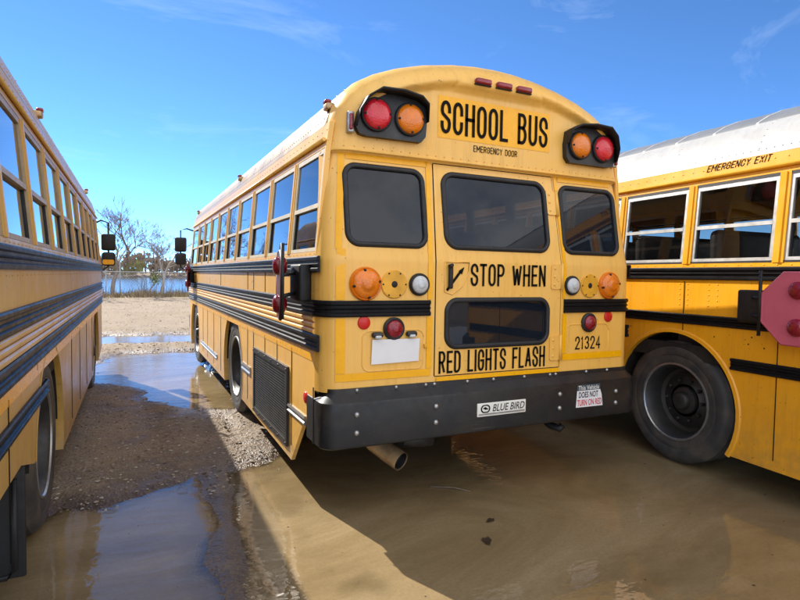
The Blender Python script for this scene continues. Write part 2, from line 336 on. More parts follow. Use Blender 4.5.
# ------------------------------------------------------------------ bus body shape
OUT = [(1.21,0.20),(1.21,1.50),(1.155,2.13),(1.132,2.29),(1.10,2.39),(1.045,2.48),(0.965,2.555),(0.85,2.62),(0.70,2.68),(0.52,2.73),(0.32,2.767),(0.15,2.785),(0.0,2.79)]
OZ = np.array([p[1] for p in OUT]); OX = np.array([p[0] for p in OUT])
def W(z): return float(np.interp(z, OZ, OX))
def yrear(x, z):
    """depth of the rear face behind the plane y=0: corner rounding, forward lean, recessed cap and its rim"""
    x = np.abs(np.asarray(x, float)); z = np.asarray(z, float)
    d = np.full(np.broadcast(x, z).shape, 9.0)
    for (xa, za), (xb, zb) in zip(OUT[:-1], OUT[1:]):
        ex, ez = xb-xa, zb-za; t = np.clip(((x-xa)*ex+(z-za)*ez)/(ex*ex+ez*ez), 0, 1)
        d = np.minimum(d, np.hypot(x-xa-t*ex, z-za-t*ez))
    sm = lambda a, b, q: (lambda t: t*t*(3-2*t))(np.clip((q-a)/(b-a), 0, 1))
    Rr = 0.125 + 0.06*sm(1.9, 2.45, z)
    dd = np.minimum(d, Rr)
    y = Rr - np.sqrt(np.maximum(Rr*Rr-(Rr-dd)**2, 0))
    lean = np.where(z < 2.131, 0.17*np.clip(z-1.5, 0, 0.63), 0.070)
    rim = (1-sm(0.135, 0.185, d))*sm(2.22, 2.42, z)
    plat = (1-sm(0.30, 0.40, x))*sm(2.575, 2.605, z)
    mk = np.maximum(rim, plat)
    return y + lean*(1-mk) + 0.018*mk
def on_rear(e): return lambda x, z: (x, float(yrear(x, z))-e, z)
WIN_REAR = {'L': (-0.80, 1.820, 0.508, 0.462, 0.07), 'R': (0.80, 1.820, 0.508, 0.462, 0.07)}
WIN_DOOR = {'U': (0.0, 1.824, 0.808, 0.465, 0.08), 'D': (-0.007, 1.118, 0.800, 0.294, 0.075)}
DOOR = (-0.485, 0.503, 0.797, 2.112)
def in_rr(x, z, w):
    cx, cz, ww, hh, r = w; dx = np.abs(x-cx)-(ww/2-r); dz = np.abs(z-cz)-(hh/2-r)
    return np.where((dx > 0) & (dz > 0), np.hypot(dx, dz) < r, (dx < r) & (dz < r))
def bus_rear(root, paint, step):
    us = set(np.round(np.linspace(-1, 1, int(2.4/step)+1), 4))
    us |= {DOOR[0]/1.21, DOOR[1]/1.21}
    # extra columns near the rounded corner
    us |= set(np.linspace(0.9, 1, 13)) | set(-np.linspace(0.9, 1, 13))
    us = np.array(sorted(us))
    zs = set(np.arange(0.74, 2.56, step)) | {DOOR[2], DOOR[3], 2.131, 2.1312}
    zs |= set(2.79 - 0.24*np.linspace(0, 1, 22)**2)
    zs = np.array(sorted(zs)); zs = zs[np.concatenate([[True], np.diff(zs) > 1e-5])]
    ws = np.array([max(W(z), 0.002) for z in zs])
    X = us[None, :]*ws[:, None]; Z = np.repeat(zs[:, None], len(us), 1)
    Yv = yrear(X, Z)
    pts = np.stack([X, Yv, Z], -1); nu = len(us)
    xc = (X[:-1,:-1]+X[1:,1:])/2; zc = (Z[:-1,:-1]+Z[1:,1:])/2
    uc = (us[:-1]+us[1:])/2
    hole = np.zeros_like(xc, bool)
    for w in list(WIN_REAR.values())+list(WIN_DOOR.values()): hole |= in_rr(xc, zc, w)
    uu = np.repeat(uc[None,:], len(zs)-1, 0)
    door = (uu > DOOR[0]/1.21) & (uu < DOOR[1]/1.21) & (zc > DOOR[2]) & (zc < DOOR[3])
    cap = zc > 2.1311
    res = {}
    for nm, msk, off in (('rear_cap', cap, 0), ('rear_panel', ~cap & ~door, 0), ('rear_door', door, 0.004)):
        ii, jj = np.nonzero(msk & ~hole)
        mb = MB(); idx = {}; vs_ = []; fs = []
        for i, j in zip(ii, jj):
            q = []
            for a, b in ((i,j),(i,j+1),(i+1,j+1),(i+1,j)):
                k = a*nu+b
                if k not in idx: idx[k] = len(vs_); p = pts[a, b]; vs_.append((p[0], p[1]-off, p[2]))
                q.append(idx[k])
            fs.append(q)
        mb.add(vs_, fs, 0, True); res[nm] = mb.build(nm, paint, root)
    return res
def gasket(w, parent, extra=0.0, wid=0.032):
    cx, cz, ww, hh, r = w; pts = rrect(cx, cz, ww, hh, r, 8); mb = MB()
    path = []
    n = len(pts)
    for i in range(n+1):
        x, z = pts[i % n]; nx, nz = (Vector(pts[(i+1) % n])-Vector(pts[(i-1) % n])).normalized(); ox, oz = nz, -nx
        y = float(yrear(x, z))-extra
        path.append(lambda u, v, x=x, z=z, ox=ox, oz=oz, y=y: (x+ox*u, y+v, z+oz*u))
    prof = [(-0.5*wid, 0.012), (-0.5*wid, -0.008), (-0.25*wid, -0.015), (0.25*wid, -0.013), (0.5*wid, -0.002), (0.5*wid, 0.012)]
    mb.loft(path, prof, caps=False); return mb.build('gasket', 'rubber', parent)
def pane(w, parent, mat, dy):
    mb = MB(); pts = rrect(*w, 6); mb.add([(x, float(yrear(w[0], z))+dy, z) for x, z in pts], [tuple(range(len(pts)))])
    return mb.build('pane', mat, parent)

def sidep(s, y, z, off): return (s*(W(z)+off), y, z)
def sbox(mb, s, y0, y1, z0, z1, o0, o1, mi=0):
    return mb.hexa([sidep(s,y0,z0,o0), sidep(s,y1,z0,o0), sidep(s,y1,z0,o1), sidep(s,y0,z0,o1), sidep(s,y0,z1,o0), sidep(s,y1,z1,o0), sidep(s,y1,z1,o1), sidep(s,y0,z1,o1)], mi)
def rivet(mb, s, y, z, r=0.0055, mi=0):
    x = s*(W(z)+0.001); n = 6
    ring = [(x, y+r*math.cos(2*math.pi*k/n), z+r*math.sin(2*math.pi*k/n)) for k in range(n)]
    mb.add(ring+[(x+s*0.0035, y, z)], [(k, (k+1) % n, n) for k in range(n)], mi, True)
PITCH = 0.695
RAILPROF = [(0,-.047),(.014,-.047),(.020,-.040),(.020,-.026),(.010,-.019),(.010,-.006),(.021,0),(.010,.006),(.010,.019),(.020,.026),(.020,.040),(.014,.047),(0,.047)]
def rail(root, s, z, y0, y1, mat='rail_black', prof=RAILPROF, hk=1.0, name='rub_rail'):
    mb = MB(); ys = [y0, y1]
    mb.loft([lambda u, v, y=y: (s*(W(z)+u-0.002), y, z+v*hk) for y in ys], prof, smooth=False)
    return mb.build(name, mat, root)
def corner_path(s, y_end, x_end, z, Rc=0.125, grow=0.0):
    path = []
    def side(y): return lambda u, v: (s*(1.21+u-0.002), y, z+v)
    path.append(side(y_end)); path.append(side(Rc))
    for k in range(1, 9):
        a = R(90*k/9)
        path.append(lambda u, v, a=a: (s*(1.21-Rc+(Rc+u-0.002)*math.cos(a)), Rc-(Rc+u-0.002)*math.sin(a), z+v))
    path.append(lambda u, v: (s*(1.21-Rc), -u+0.002, z+v)); path.append(lambda u, v: (s*x_end, -u+0.002, z+v))
    return path

def make_wheel(root, s, y, zc, rad=0.485, dual=True, xface=1.175, mud=False):
    """s side, wheel outer face at |x| = xface"""
    x = s*xface; k = rad/0.5
    hubm = MB()   # dished rim
    prof = [(0.315*k,-.012),(0.30*k,-.006),(0.285*k,-.02),(0.272*k,-.09),(0.262*k,-.15),(0.235*k,-.165),(0.20*k,-.15 if dual else -.07),(0.14*k,-.13 if dual else -.045),(0.135*k,-.125 if dual else -.04)]
    hubm.lathe(prof, (x, y, zc), 'x', 40, 0, True, s)
    hubm.lathe([(0.322*k,-.010),(0.318*k,.003),(0.306*k,.004),(0.300*k,-.007)], (x, y, zc), 'x', 40, 1, True, s)
    rim = hubm.build('wheel', ['steel_dark', 'steel'], root, sharp=R(40))
    t = MB()
    tp = [(0.30*k,-.02),(0.318*k,-.004),(0.34*k,.0),(0.37*k,.008),(0.385*k,.004),(0.40*k,.010),(0.44*k,.008),(0.46*k,.003),(0.478*k,-.012),(0.492*k,-.032)]
    for i in range(5):
        w0 = -.032-.042*i
        tp += [(0.50*k, w0-.004), (0.50*k, w0-.032), (0.484*k, w0-.034), (0.484*k, w0-.042)]
    tp += [(0.49*k,-.25),(0.46*k,-.275),(0.38*k,-.28),(0.30*k,-.26)]
    t.lathe(tp, (x, y, zc), 'x', 64, 0, True, s)
    if dual: t.lathe([(r, h-.31) for r, h in tp], (x, y, zc), 'x', 48, 0, True, s)
    ty = t.build('tyre', 'tyre', rim, sharp=R(35))
    h = MB(); d0 = -.13 if dual else -.045
    h.lathe([(0.115*k, d0),(0.11*k, d0+.02),(0.075*k, d0+.03),(0.065*k, d0+.065),(0.055*k, d0+.072),(0.001, d0+.073)], (x, y, zc), 'x', 24, 0, True, s)
    for i in range(10):
        a = 2*math.pi*i/10
        h.lathe([(0.014, d0-.01),(0.014, d0+.022),(0.009, d0+.03),(0.001, d0+.03)], (x, y+0.168*k*math.cos(a), zc+0.168*k*math.sin(a)), 'x', 6, 0, False, s)
    h.build('hub', 'steel_dark', rim, sharp=R(40))
    return rim

def lamp(root, name, x, z, r, mat, ring='black', dome=0.022, screws=True, proud=0.0, ringw=0.010):
    y = float(yrear(x, z))-proud
    b = MB(); b.lathe([(r+ringw, 0.004),(r+ringw, -0.014),(r+ringw*0.4, -0.022),(r-0.002, -0.018),(0.001, -0.012)], (x, y, z), 'y', 36)
    base = b.build(name, ring, root, sharp=R(50))
    l = MB(); prof = [(r, -0.014), (r*0.97, -0.024), (r*0.86, -0.024-dome*0.35), (r*0.6, -0.024-dome*0.7), (r*0.45, -0.024-dome*0.72), (r*0.40, -0.024-dome), (r*0.2, -0.024-dome*1.06), (0.0005, -0.024-dome*1.08)]
    l.lathe(prof, (x, y, z), 'y', 36); l.build('lens', mat, base)
    if screws:
        sc = MB()
        for a in (10, 100, 190, 280):
            cx, cz = x+r*0.90*math.cos(R(a)), z+r*0.90*math.sin(R(a))
            sc.lathe([(0.008, -0.012), (0.008, -0.036), (0.001, -0.037)], (cx, y, cz), 'y', 8)
        sc.build('screw', 'black', base)
    return base

def octagon(c, u, w, r):
    """octagon points round c in the plane of unit vectors u and w, flats at left and right"""
    c, u, w = Vector(c), Vector(u), Vector(w); return [c+u*r*math.cos(R(22.5+45*k))/math.cos(R(22.5))+w*r*math.sin(R(22.5+45*k))/math.cos(R(22.5)) for k in range(8)]
def stop_arm(root, base_y, z, hinge, u, mat, s=-1, r=0.225, lampr=1.0):
    """black hinge box on the body and the folded octagon with its two lamps"""
    st = MB(); x0 = s*1.21
    st.rbox((x0, base_y-0.11, z-0.11), (x0+s*0.075, base_y+0.11, z+0.11), 0.015)
    o = st.build('stop_arm', 'black', root)
    br = MB(); u = Vector(u).normalized(); hp = Vector(hinge); up = Vector((0,0,1)); n = u.cross(up)
    a = Vector((x0+s*0.07, base_y, z))
    for dz in (-0.06, 0.06): br.tube([a+up*dz, hp+up*dz], 0.012, 6)
    br.tube([hp-up*0.19, hp+up*0.24], 0.011, 8)
    br.build('hinge_bracket', 'black', o)
    c = hp+u*(r+0.02); mb = MB(); A = [p+n*0.008 for p in octagon(c, u, up, r)]; B = [p-n*0.008 for p in octagon(c, u, up, r)]
    mb.add(A+B, [tuple(range(8)), tuple(reversed(range(8, 16)))]+[(i, (i+1) % 8, 8+(i+1) % 8, 8+i) for i in range(8)])
    rimo = octagon(c, u, up, r)
    mb.tube([*rimo, rimo[0]], 0.011, 6)
    mb.build('sign_blade', mat, o)
    for dz in (0.115, -0.115):
        lm = MB(); p = c+up*dz
        ring = lambda rr, h: [p+n*h+(u*math.cos(2*math.pi*k/20)+up*math.sin(2*math.pi*k/20))*rr for k in range(20)]
        prof = [(0.001, -0.044), (0.02, -0.043), (0.045, -0.035), (0.055, -0.022), (0.055, 0.022), (0.045, 0.035), (0.02, 0.043), (0.001, 0.044)]
        vs_ = [q for pr in prof for q in ring(*pr)]
        lm.add(vs_, [(i*20+k, i*20+(k+1) % 20, (i+1)*20+(k+1) % 20, (i+1)*20+k) for i in range(7) for k in range(20)], 0, True)
        lm.build('sign_lamp', 'lens_dark_red', o)
    return o

def make_bus(cfg):
    root = bpy.data.objects.new('school_bus', None); COL.objects.link(root)
    tag(root, cfg['label'], 'school bus', 'school buses parked side by side')
    P = cfg['paint']; Ln = cfg['L']; yw = cfg.get('yw', 2.92); yf = cfg['yf']; wr = 0.485; wz = cfg.get('wz', 0.455)
    nwin = cfg['nwin']; centre = cfg['kind'] == 'centre'; right = cfg['kind'] == 'right'
    glassm = 'glass_right' if right else 'glass_side'; framem = 'alu' if right else 'frame_cream' if centre else 'frame_tan'
    rear = bus_rear(root, P, 0.012 if centre else 0.03)
    # ---- roof
    mb = MB(); sel = [(x, z) for x, z in OUT if z > 2.28]
    prof = [(x, z) for x, z in sel]+[(-x, z) for x, z in reversed(sel[:-1])]
    ys_off = [float(yrear(x, z)) for x, z in prof]
    ny = int((Ln-0.3)/0.35)+1; rows = []
    vs_ = [(x, yo-0.0005, z) for (x, z), yo in zip(prof, ys_off)]
    yl = [0.2+(Ln-0.2)*i/ny for i in range(ny+1)]
    for y in yl: vs_ += [(x, y, z) for x, z in prof]
    n = len(prof); fs = [(i*n+k, i*n+k+1, (i+1)*n+k+1, (i+1)*n+k) for i in range(ny+1) for k in range(n-1)]
    mb.add(vs_, fs, 0, True)
    nf0 = len(mb.f)
    for s in (-1, 1):
        for y in np.arange(0.26, Ln-0.1, 0.055): rivet(mb, s, float(y), 2.33, 0.006)
        for y in np.arange(0.26, Ln-0.1, PITCH):
            for z in np.linspace(2.34, 2.62, 7): rivet(mb, s, float(y), float(z), 0.006)
    if right:
        nf = nf0
        for q in range(nf):
            k = mb.f[q][0] % n; zmid = (prof[k][1]+prof[k+1][1])/2
            mb.m[q] = 0 if zmid > 2.30 else 1
        roof = mb.build('roof', ['roof_white', P], root)
        cw = MB()      # weathered grey crown sheet with its cross seams
        sel2 = [(x, z+0.006) for x, z in OUT if x < 0.97 and z > 2.5]; sel2 = sel2+[(-x, z) for x, z in reversed(sel2[:-1])]
        lo = sel2[0]; sel2 = [(lo[0]+0.004, lo[1]-0.015)]+sel2+[(-lo[0]-0.004, lo[1]-0.015)]
        vs_ = [(x, y, z) for y in (0.25, Ln-0.1) for x, z in sel2]; n2 = len(sel2)
        cw.add(vs_, [(k, k+1, n2+k+1, n2+k) for k in range(n2-1)], 0, True)
        y = 0.4
        while y < Ln-0.3:
            cw.loft([lambda u, v, x=x, z=z, y=y: (x, y+u, z+v) for x, z in sel2], [(-.012, -.004), (-.010, .004), (.010, .004), (.012, -.004)], 1, smooth=False); y += 0.345
        cw.build('roof_sheet', ['roof_grey', 'roof_white'], root)
    else:
        roof = mb.build('roof', 'roof_cream' if centre else P, root)
    # ---- side walls with wheel cut-outs
    for s in (-1, 1):
        z0 = 0.42 if centre and s == 1 else cfg.get('skirt', 0.24); zt = 1.50; ar = 0.565; pts = []
        pts += [(0.125, 0.60 if centre else 0.42), (0.34, 0.50 if centre else 0.40), (0.62, z0-0.04)] if s == -1 or not centre else [(0.125, 0.60), (1.6, 0.58), (yw-0.57, 0.52)]
        if cfg['kind'] == 'left': pts = [(0.125, 0.62), (yw-0.95, 0.60), (yw-0.60, 0.50)]
        for yc in (yw, yf):
            st = math.asin((z0-wz)/ar)
            s2 = math.asin((0.50-wz)/ar) if (cfg['kind'] == 'left' or (centre and s == 1)) and yc == yw else st
            for k in range(25):
                a = math.pi-s2-(math.pi-s2-(math.asin((0.42-wz)/ar) if right and yc == yw else st))*k/24
                pts.append((yc+ar*math.cos(a), wz+ar*math.sin(a)))
        pts += [(Ln, z0+0.1), (Ln, zt), (0.125, zt)]
        mb = MB(); mb.add([(s*1.21, y, z) for y, z in pts], [tuple(range(len(pts)))])
        # inner skin so that the wall has a thickness
        mb.add([(s*1.185, y, z) for y, z in pts], [tuple(range(len(pts)))], 1)
        npt = len(pts)
        mb.add([(s*1.21, y, z) for y, z in pts]+[(s*1.185, y, z) for y, z in pts], [(i, (i+1) % npt, npt+(i+1) % npt, npt+i) for i in range(npt-2)])
        # panel seams
        for y in ([0.62, 1.02, 1.42, 1.86, 2.12, 3.72, 4.3, 4.9, 5.4] if centre else [0.7, 1.4, 2.1, 2.83, 3.75, 4.45, 5.2, 6.0, 6.6]):
            if y < Ln-0.2: mb.box((s*1.2115-0.002, y-0.0025, z0+0.06 if not (yw-0.6 < y < yw+0.6) else 1.03), (s*1.2115+0.002, y+0.0025, 0.93 if not right else 1.41), 2)
            if centre and y < 4: mb.box((s*1.2115-0.002, y-0.0025, 1.27), (s*1.2115+0.002, y+0.0025, 1.42), 2)
        # sill, header and window pillars
        sbox(mb, s, 0.125, Ln, 1.50, 1.545, -0.03, 0.0)
        sbox(mb, s, 0.125, Ln, 2.145, 2.295, -0.03, 0.0)
        for k in range(nwin+1):
            y = 0.045+PITCH*k
            if k == 0: sbox(mb, s, 0.125, 0.14, 1.545, 2.145, -0.03, 0.0); continue
            sbox(mb, s, y-0.036, y+0.036, 1.545, 2.145, -0.03, 0.004)
            sbox(mb, s, y-0.010, y+0.010, 1.545, 2.145, 0.002, 0.010)
        sbox(mb, s, Ln-0.09, Ln, 1.545, 2.145, -0.03, 0.0)
        for y in np.arange(0.15, Ln-0.1, 0.09): rivet(mb, s, float(y), 1.53); rivet(mb, s, float(y), 2.25)
        for k in range(1, nwin+1):
            for z in np.arange(1.6, 2.12, 0.105):
                for dy in (-0.026, 0.026): rivet(mb, s, 0.045+PITCH*k+dy, float(z)+0.0)
        if not right:
            for y in np.arange(0.2, Ln-0.1, 0.11): rivet(mb, s, float(y), 1.40); 
        else:
            for yy in (2.55, 2.62, 2.80, 2.87): 
                for z in np.arange(1.19, 1.40, 0.04): rivet(mb, s, yy, float(z))
            for q in range(26): rivet(mb, s, rng.uniform(0.9, 3.9), rng.uniform(0.95, 1.07), 0.006, 2)
        # folded flange round each wheel opening
        for yc in (yw, yf):
            st = math.asin((z0-wz)/ar); s2 = math.asin((0.50-wz)/ar) if (cfg['kind'] == 'left' or (centre and s == 1)) and yc == yw else st
            mb.loft([lambda u, v, a=math.pi-s2-(math.pi-s2-(math.asin((0.42-wz)/ar) if right and yc == yw else st))*k/30, yc=yc: (s*(1.21+v), yc+(ar+u)*math.cos(a), wz+(ar+u)*math.sin(a)) for k in range(31)], [(-.008,-.05), (-.008,.012), (.016,.010), (.026,.001)] if right else [(-.004,-.05), (-.004,.004), (.012,.003), (.016,.001)], smooth=False, closed_prof=False, caps=False)
        mb.build('side_wall', [P, 'inner_beige', 'letter_black'], root)
        if s == -1 or not centre:
            rail_m = MB(); rail_m.tube([sidep(s, 0.14, 2.19, 0.012), sidep(s, Ln, 2.19, 0.012)], 0.012, 6); rail_m.build('drip_rail', P, root)
        # windows
        for k in range(nwin+(1 if Ln-0.09-(0.045+PITCH*nwin) > 0.3 else 0)):
            ya = 0.045+PITCH*k+(0.038 if k else 0.097); yb = 0.045+PITCH*(k+1)-0.038 if k < nwin else Ln-0.092
            zb, zt2 = 1.547, 2.143; fw = 0.022; fm = MB()
            if right: zb, zt2 = 1.56, 2.125
            if right:
                sbox(fm, s, ya-0.0, yb, 1.547, 1.56, -0.02, 0.001, 1); sbox(fm, s, ya, yb, 2.125, 2.143, -0.02, 0.001, 1)
            for (a, b, c, d) in ((ya, ya+fw, zb, zt2), (yb-fw, yb, zb, zt2), (ya+fw, yb-fw, zb, zb+fw), (ya+fw, yb-fw, zt2-fw-0.008, zt2)):
                sbox(fm, s, a, b, c, d, -0.026, -0.002)
            zm = 1.815; sbox(fm, s, ya+fw, yb-fw, zm-0.013, zm+0.013, -0.024, -0.001)
            sbox(fm, s, ya+fw, ya+fw+0.012, zb+fw, zm-0.013, -0.028, -0.012, 1); sbox(fm, s, yb-fw-0.012, yb-fw, zb+fw, zm-0.013, -0.028, -0.012, 1)
            w = fm.build('window', [framem, 'rubber'], root)
            for (c, d, off) in ((zm+0.013, zt2-fw-0.008, -0.012), (zb+fw, zm-0.013, -0.020)):
                pm = MB(); pm.add([sidep(s, ya+fw, c, off), sidep(s, yb-fw, c, off), sidep(s, yb-fw, d, off), sidep(s, ya+fw, d, off)], [(0,1,2,3)]); pm.build('pane', glassm, w)
        # rails
        rail(root, s, 1.47, 0.045, Ln)
        if right:
            rail(root, s, 1.122, 0.13, Ln, hk=0.82); rail(root, s, 0.83, 0.15, 2.42, hk=0.88); rail(root, s, 0.83, 3.62, Ln-0.6, hk=0.88)
        else:
            if not (centre): rail(root, s, 1.22, 0.13, Ln)
            ribp = [(0,-.017),(.008,-.016),(.016,-.008),(.017,0),(.016,.008),(.008,.016),(0,.017)]
            for zr in (1.154, 1.118, 1.082): rail(root, s, zr, 0.125, Ln, P, ribp, 0.95, 'rub_rib')
            rail(root, s, 1.020, 0.045 if centre else 0.13, Ln)
            if not centre and s == 1: rail(root, s, 0.80, 0.3, 2.40, hk=0.8)
            tp = MB(); sbox(tp, s, 0.13, Ln-0.3, 0.905, 0.965, 0, 0.0025); tp.build('reflective_tape', 'tape', root)
        # roof-edge marker lamps
        for y in ([0.24, 3.1, 6.9] if not right else [0.24, 6.0]):
            if y < Ln:
                k = MB(); z = 2.405; k.rbox((s*(W(z)-0.03), y-0.035, z-0.02), (s*(W(z)+0.035), y+0.035, z+0.022), 0.012); mk = k.build('marker_lamp', 'exhaust', root)
                k = MB(); k.rbox((s*(W(z)+0.0), y-0.03, z+0.018), (s*(W(z)+0.04), y+0.03, z+0.04), 0.01); k.build('lens', 'lens_dark_red', mk)
    # ---- chassis, floor, axles
    mb = MB(); mb.box((-1.18, 0.14, 0.80), (1.18, Ln-0.05, 0.92)); mb.build('floor_pan', 'under_black', root)
    mb = MB()
    for x in (-0.45, 0.45): mb.box((x-0.05, 0.02, 0.50), (x+0.05, Ln-0.2, 0.74))
    for y in np.arange(0.35, Ln-0.3, 0.9): mb.box((-0.39, float(y), 0.55), (0.39, float(y)+0.09, 0.68))
    mb.box((-0.36, 3.9, 0.30), (0.36, 5.1, 0.74)); mb.box((0.6, 3.9, 0.36), (1.1, 4.9, 0.79)); mb.box((-0.35, 0.9, 0.42), (0.35, 1.9, 0.74))
    for y in (yw, yf): mb.tube([(-1.0, y, wz), (1.0, y, wz)], 0.085, 10)
    mb.lathe([(0.001,-.2),(.17,-.12),(.2,0),(.17,.12),(0.001,.2)], (0, yw, wz), 'y', 16)
    for s in (-1, 1):
        mb.box((s*0.62-0.04*s, yw-0.6, wz+0.10), (s*0.62+0.04*s, yw+0.6, wz+0.18)); mb.tube([(s*0.75, yw-0.5, wz), (s*0.7, yw-0.55, 0.78)], 0.03, 8)
        # dark wheel tubs
        for yc in (yw, yf):
            mb.loft([lambda u, v, a=math.pi*k/12, yc=yc: (s*(0.72+u), yc+0.555*math.cos(a), wz+0.555*math.sin(a)) for k in range(13)], [(0, 0), (0.46, 0)], closed_prof=False, caps=False)
            mb.add([(s*0.72, yc+0.555*math.cos(math.pi*k/12), wz+0.555*math.sin(math.pi*k/12)) for k in range(13)], [tuple(range(13))])
    mb.build('chassis', 'under_black', root)
    for s in (-1, 1):
        make_wheel(root, s, yw, wz, wr, True); make_wheel(root, s, yf, wz, wr, False)
        fl = MB(); fl.rbox((s*0.62, yw-0.80, 0.05), (s*1.20, yw-0.782, 0.70), 0.008)
        if cfg['kind'] == 'left': fl.tube([(s*1.16, yw-0.805, 0.5), (s*1.16, yw-0.805, 0.09), (s*1.13, yw-0.805, 0.06), (s*0.66, yw-0.805, 0.05)], 0.012, 6)
        if cfg['kind'] == 'left': fl.build('mud_flap', 'rubber', root)
    # ---- seats
    smesh = None
    for i in range(int((Ln-1.3)/0.72)):
        for s in (-1, 1):
            if smesh is None:
                k = MB(); k.rbox((-0.48, 0.0, 1.30), (0.48, 0.11, 1.80), 0.05, 3); k.rbox((-0.48, 0.06, 1.22), (0.48, 0.5, 1.36), 0.04, 2); k.box((-0.4, 0.12, 0.92), (-0.36, 0.4, 1.24)); k.box((0.36, 0.12, 0.92), (0.4, 0.4, 1.24))
                o = k.build('seat', 'seat_vinyl', root); smesh = o
            else: o = smesh.copy(); COL.objects.link(o)
            o.parent = root; o.location = (s*0.68, 0.42+0.72*i, 0.0)
    # ---- front end
    mb = MB(); fo = [(x, z) for x, z in OUT if z >= 0.2]; fo[0] = (1.21, 0.34); ring = fo+[(-x, z) for x, z in reversed(fo[:-1])]
    sc2 = lambda k: [(x*k, 1.5+(z-1.5)*k) for x, z in ring]
    vs_ = [(x, Ln, z) for x, z in ring]+[(x, Ln+0.07, z) for x, z in sc2(0.975)]+[(x, Ln+0.10, z) for x, z in sc2(0.93)]; n = len(ring)
    mb.add(vs_, [(i*n+k, i*n+(k+1) % n, (i+1)*n+(k+1) % n, (i+1)*n+k) for i in range(2) for k in range(n)], 0, True)
    lst = [(x, z) for x, z in sc2(0.93)]; mb.add([(x, Ln+0.10, z) for x, z in lst], [tuple(range(n))])
    fr = mb.build('front_panel', P, root)
    mb = MB(); mb.poly(rrect(0, 1.85, 1.95, 0.72, 0.1), lambda a, b: (a, Ln+0.095, b), lambda a, b: (a, Ln+0.112, b)); mb.build('windshield', 'black', root)
    mb = MB(); mb.rbox((-1.2, Ln+0.08, 0.42), (1.2, Ln+0.26, 0.70), 0.04); mb.build('front_bumper', 'bumper_black', root)
    # ---- mirrors on the front corners
    for s in (-1, 1):
        mz = cfg.get('mirz', 1.9); mo = cfg.get('mirx', 0.16)
        mb = MB(); xm = s*(1.21+mo); ym = Ln+0.12
        mb.tube([(s*1.15, Ln+0.02, 2.13), (xm-s*0.1, ym, 2.17), (xm, ym, 2.14), (xm, ym, 1.5), (s*1.2, Ln, 1.42)], 0.014, 6)
        mr = mb.build('mirror', 'black', root)
        mb = MB(); mb.rbox((xm-0.095, ym-0.05, mz-0.02), (xm+0.095, ym+0.05, mz+0.225), 0.03); mb.build('mirror_head', 'black', mr)
        mb = MB(); mb.rbox((xm-0.09, ym-0.06, mz-0.245), (xm+0.09, ym+0.06, mz-0.045), 0.035); mb.build('convex_head', 'black', mr)
        mb = MB(); mb.poly(rrect(xm, mz-0.19, 0.15, 0.07, 0.02), lambda a, b: (a, ym-0.062, b), lambda a, b: (a, ym-0.058, b)); mb.build('mirror_glass', 'tape' if cfg['kind'] == 'left' else 'black', mr)
    # ---- rear bumper, wrapping both corners
    def bpath(z=0):
        pts = [(-1.218, 0.25), (-1.218, 0.09)]
        for k in range(0, 9):
            a = R(180+90*k/8); pts.append((-1.118+0.10*math.cos(a), 0.035+0.10*math.sin(a)))
        return pts+[(-x, y) for x, y in reversed(pts)]
    pp = bpath(); path = []
    for i, (x, y) in enumerate(pp):
        dx, dy = Vector(pp[min(i+1, len(pp)-1)])-Vector(pp[max(i-1, 0)]); l = math.hypot(dx, dy); nx, ny = dy/l, -dx/l
        path.append(lambda u, v, x=x, y=y, nx=nx, ny=ny: (x+nx*u, y+ny*u, v))
    mb = MB(); mb.loft(path, [(-.075,.432),(-.012,.428),(-.002,.436),(0,.45),(0,.675),(-.004,.690),(-.052,.735),(-.054,.762),(-.080,.762)], smooth=True)
    bp = mb.build('rear_bumper', 'bumper_black', root, sharp=R(28))
    # ---- window panes and gaskets of the rear face
    for k, w in WIN_REAR.items():
        g = gasket(w, root); g.name = 'rear_window'; pane(w, g, 'glass_rear', 0.004)
    for k, w in WIN_DOOR.items():
        g = gasket(w, rear['rear_door'], 0.004); pane(w, rear['rear_door'], 'glass_rear', 0.0)
    if not centre:
        for s in (-1, 1):
            lamp(root, 'turn_signal', s*0.952, 1.362, 0.088, 'lens_amber', 'lens_amber', 0.03); lamp(root, 'brake_lamp', s*0.768, 1.098, 0.06, 'lens_dark_red', 'rubber', 0.02, False, 0, 0.016)
            lamp(root, 'warning_lamp', s*0.668, 2.338, 0.088, 'lens_amber'); lamp(root, 'warning_lamp', s*0.884, 2.338, 0.088, 'lens_red')
            mb = MB(); mb.loft(corner_path(s, 0.2, 0.525, 1.218), RAILPROF, smooth=False); mb.build('rub_rail', 'rail_black', root)
    return root, rear, bp

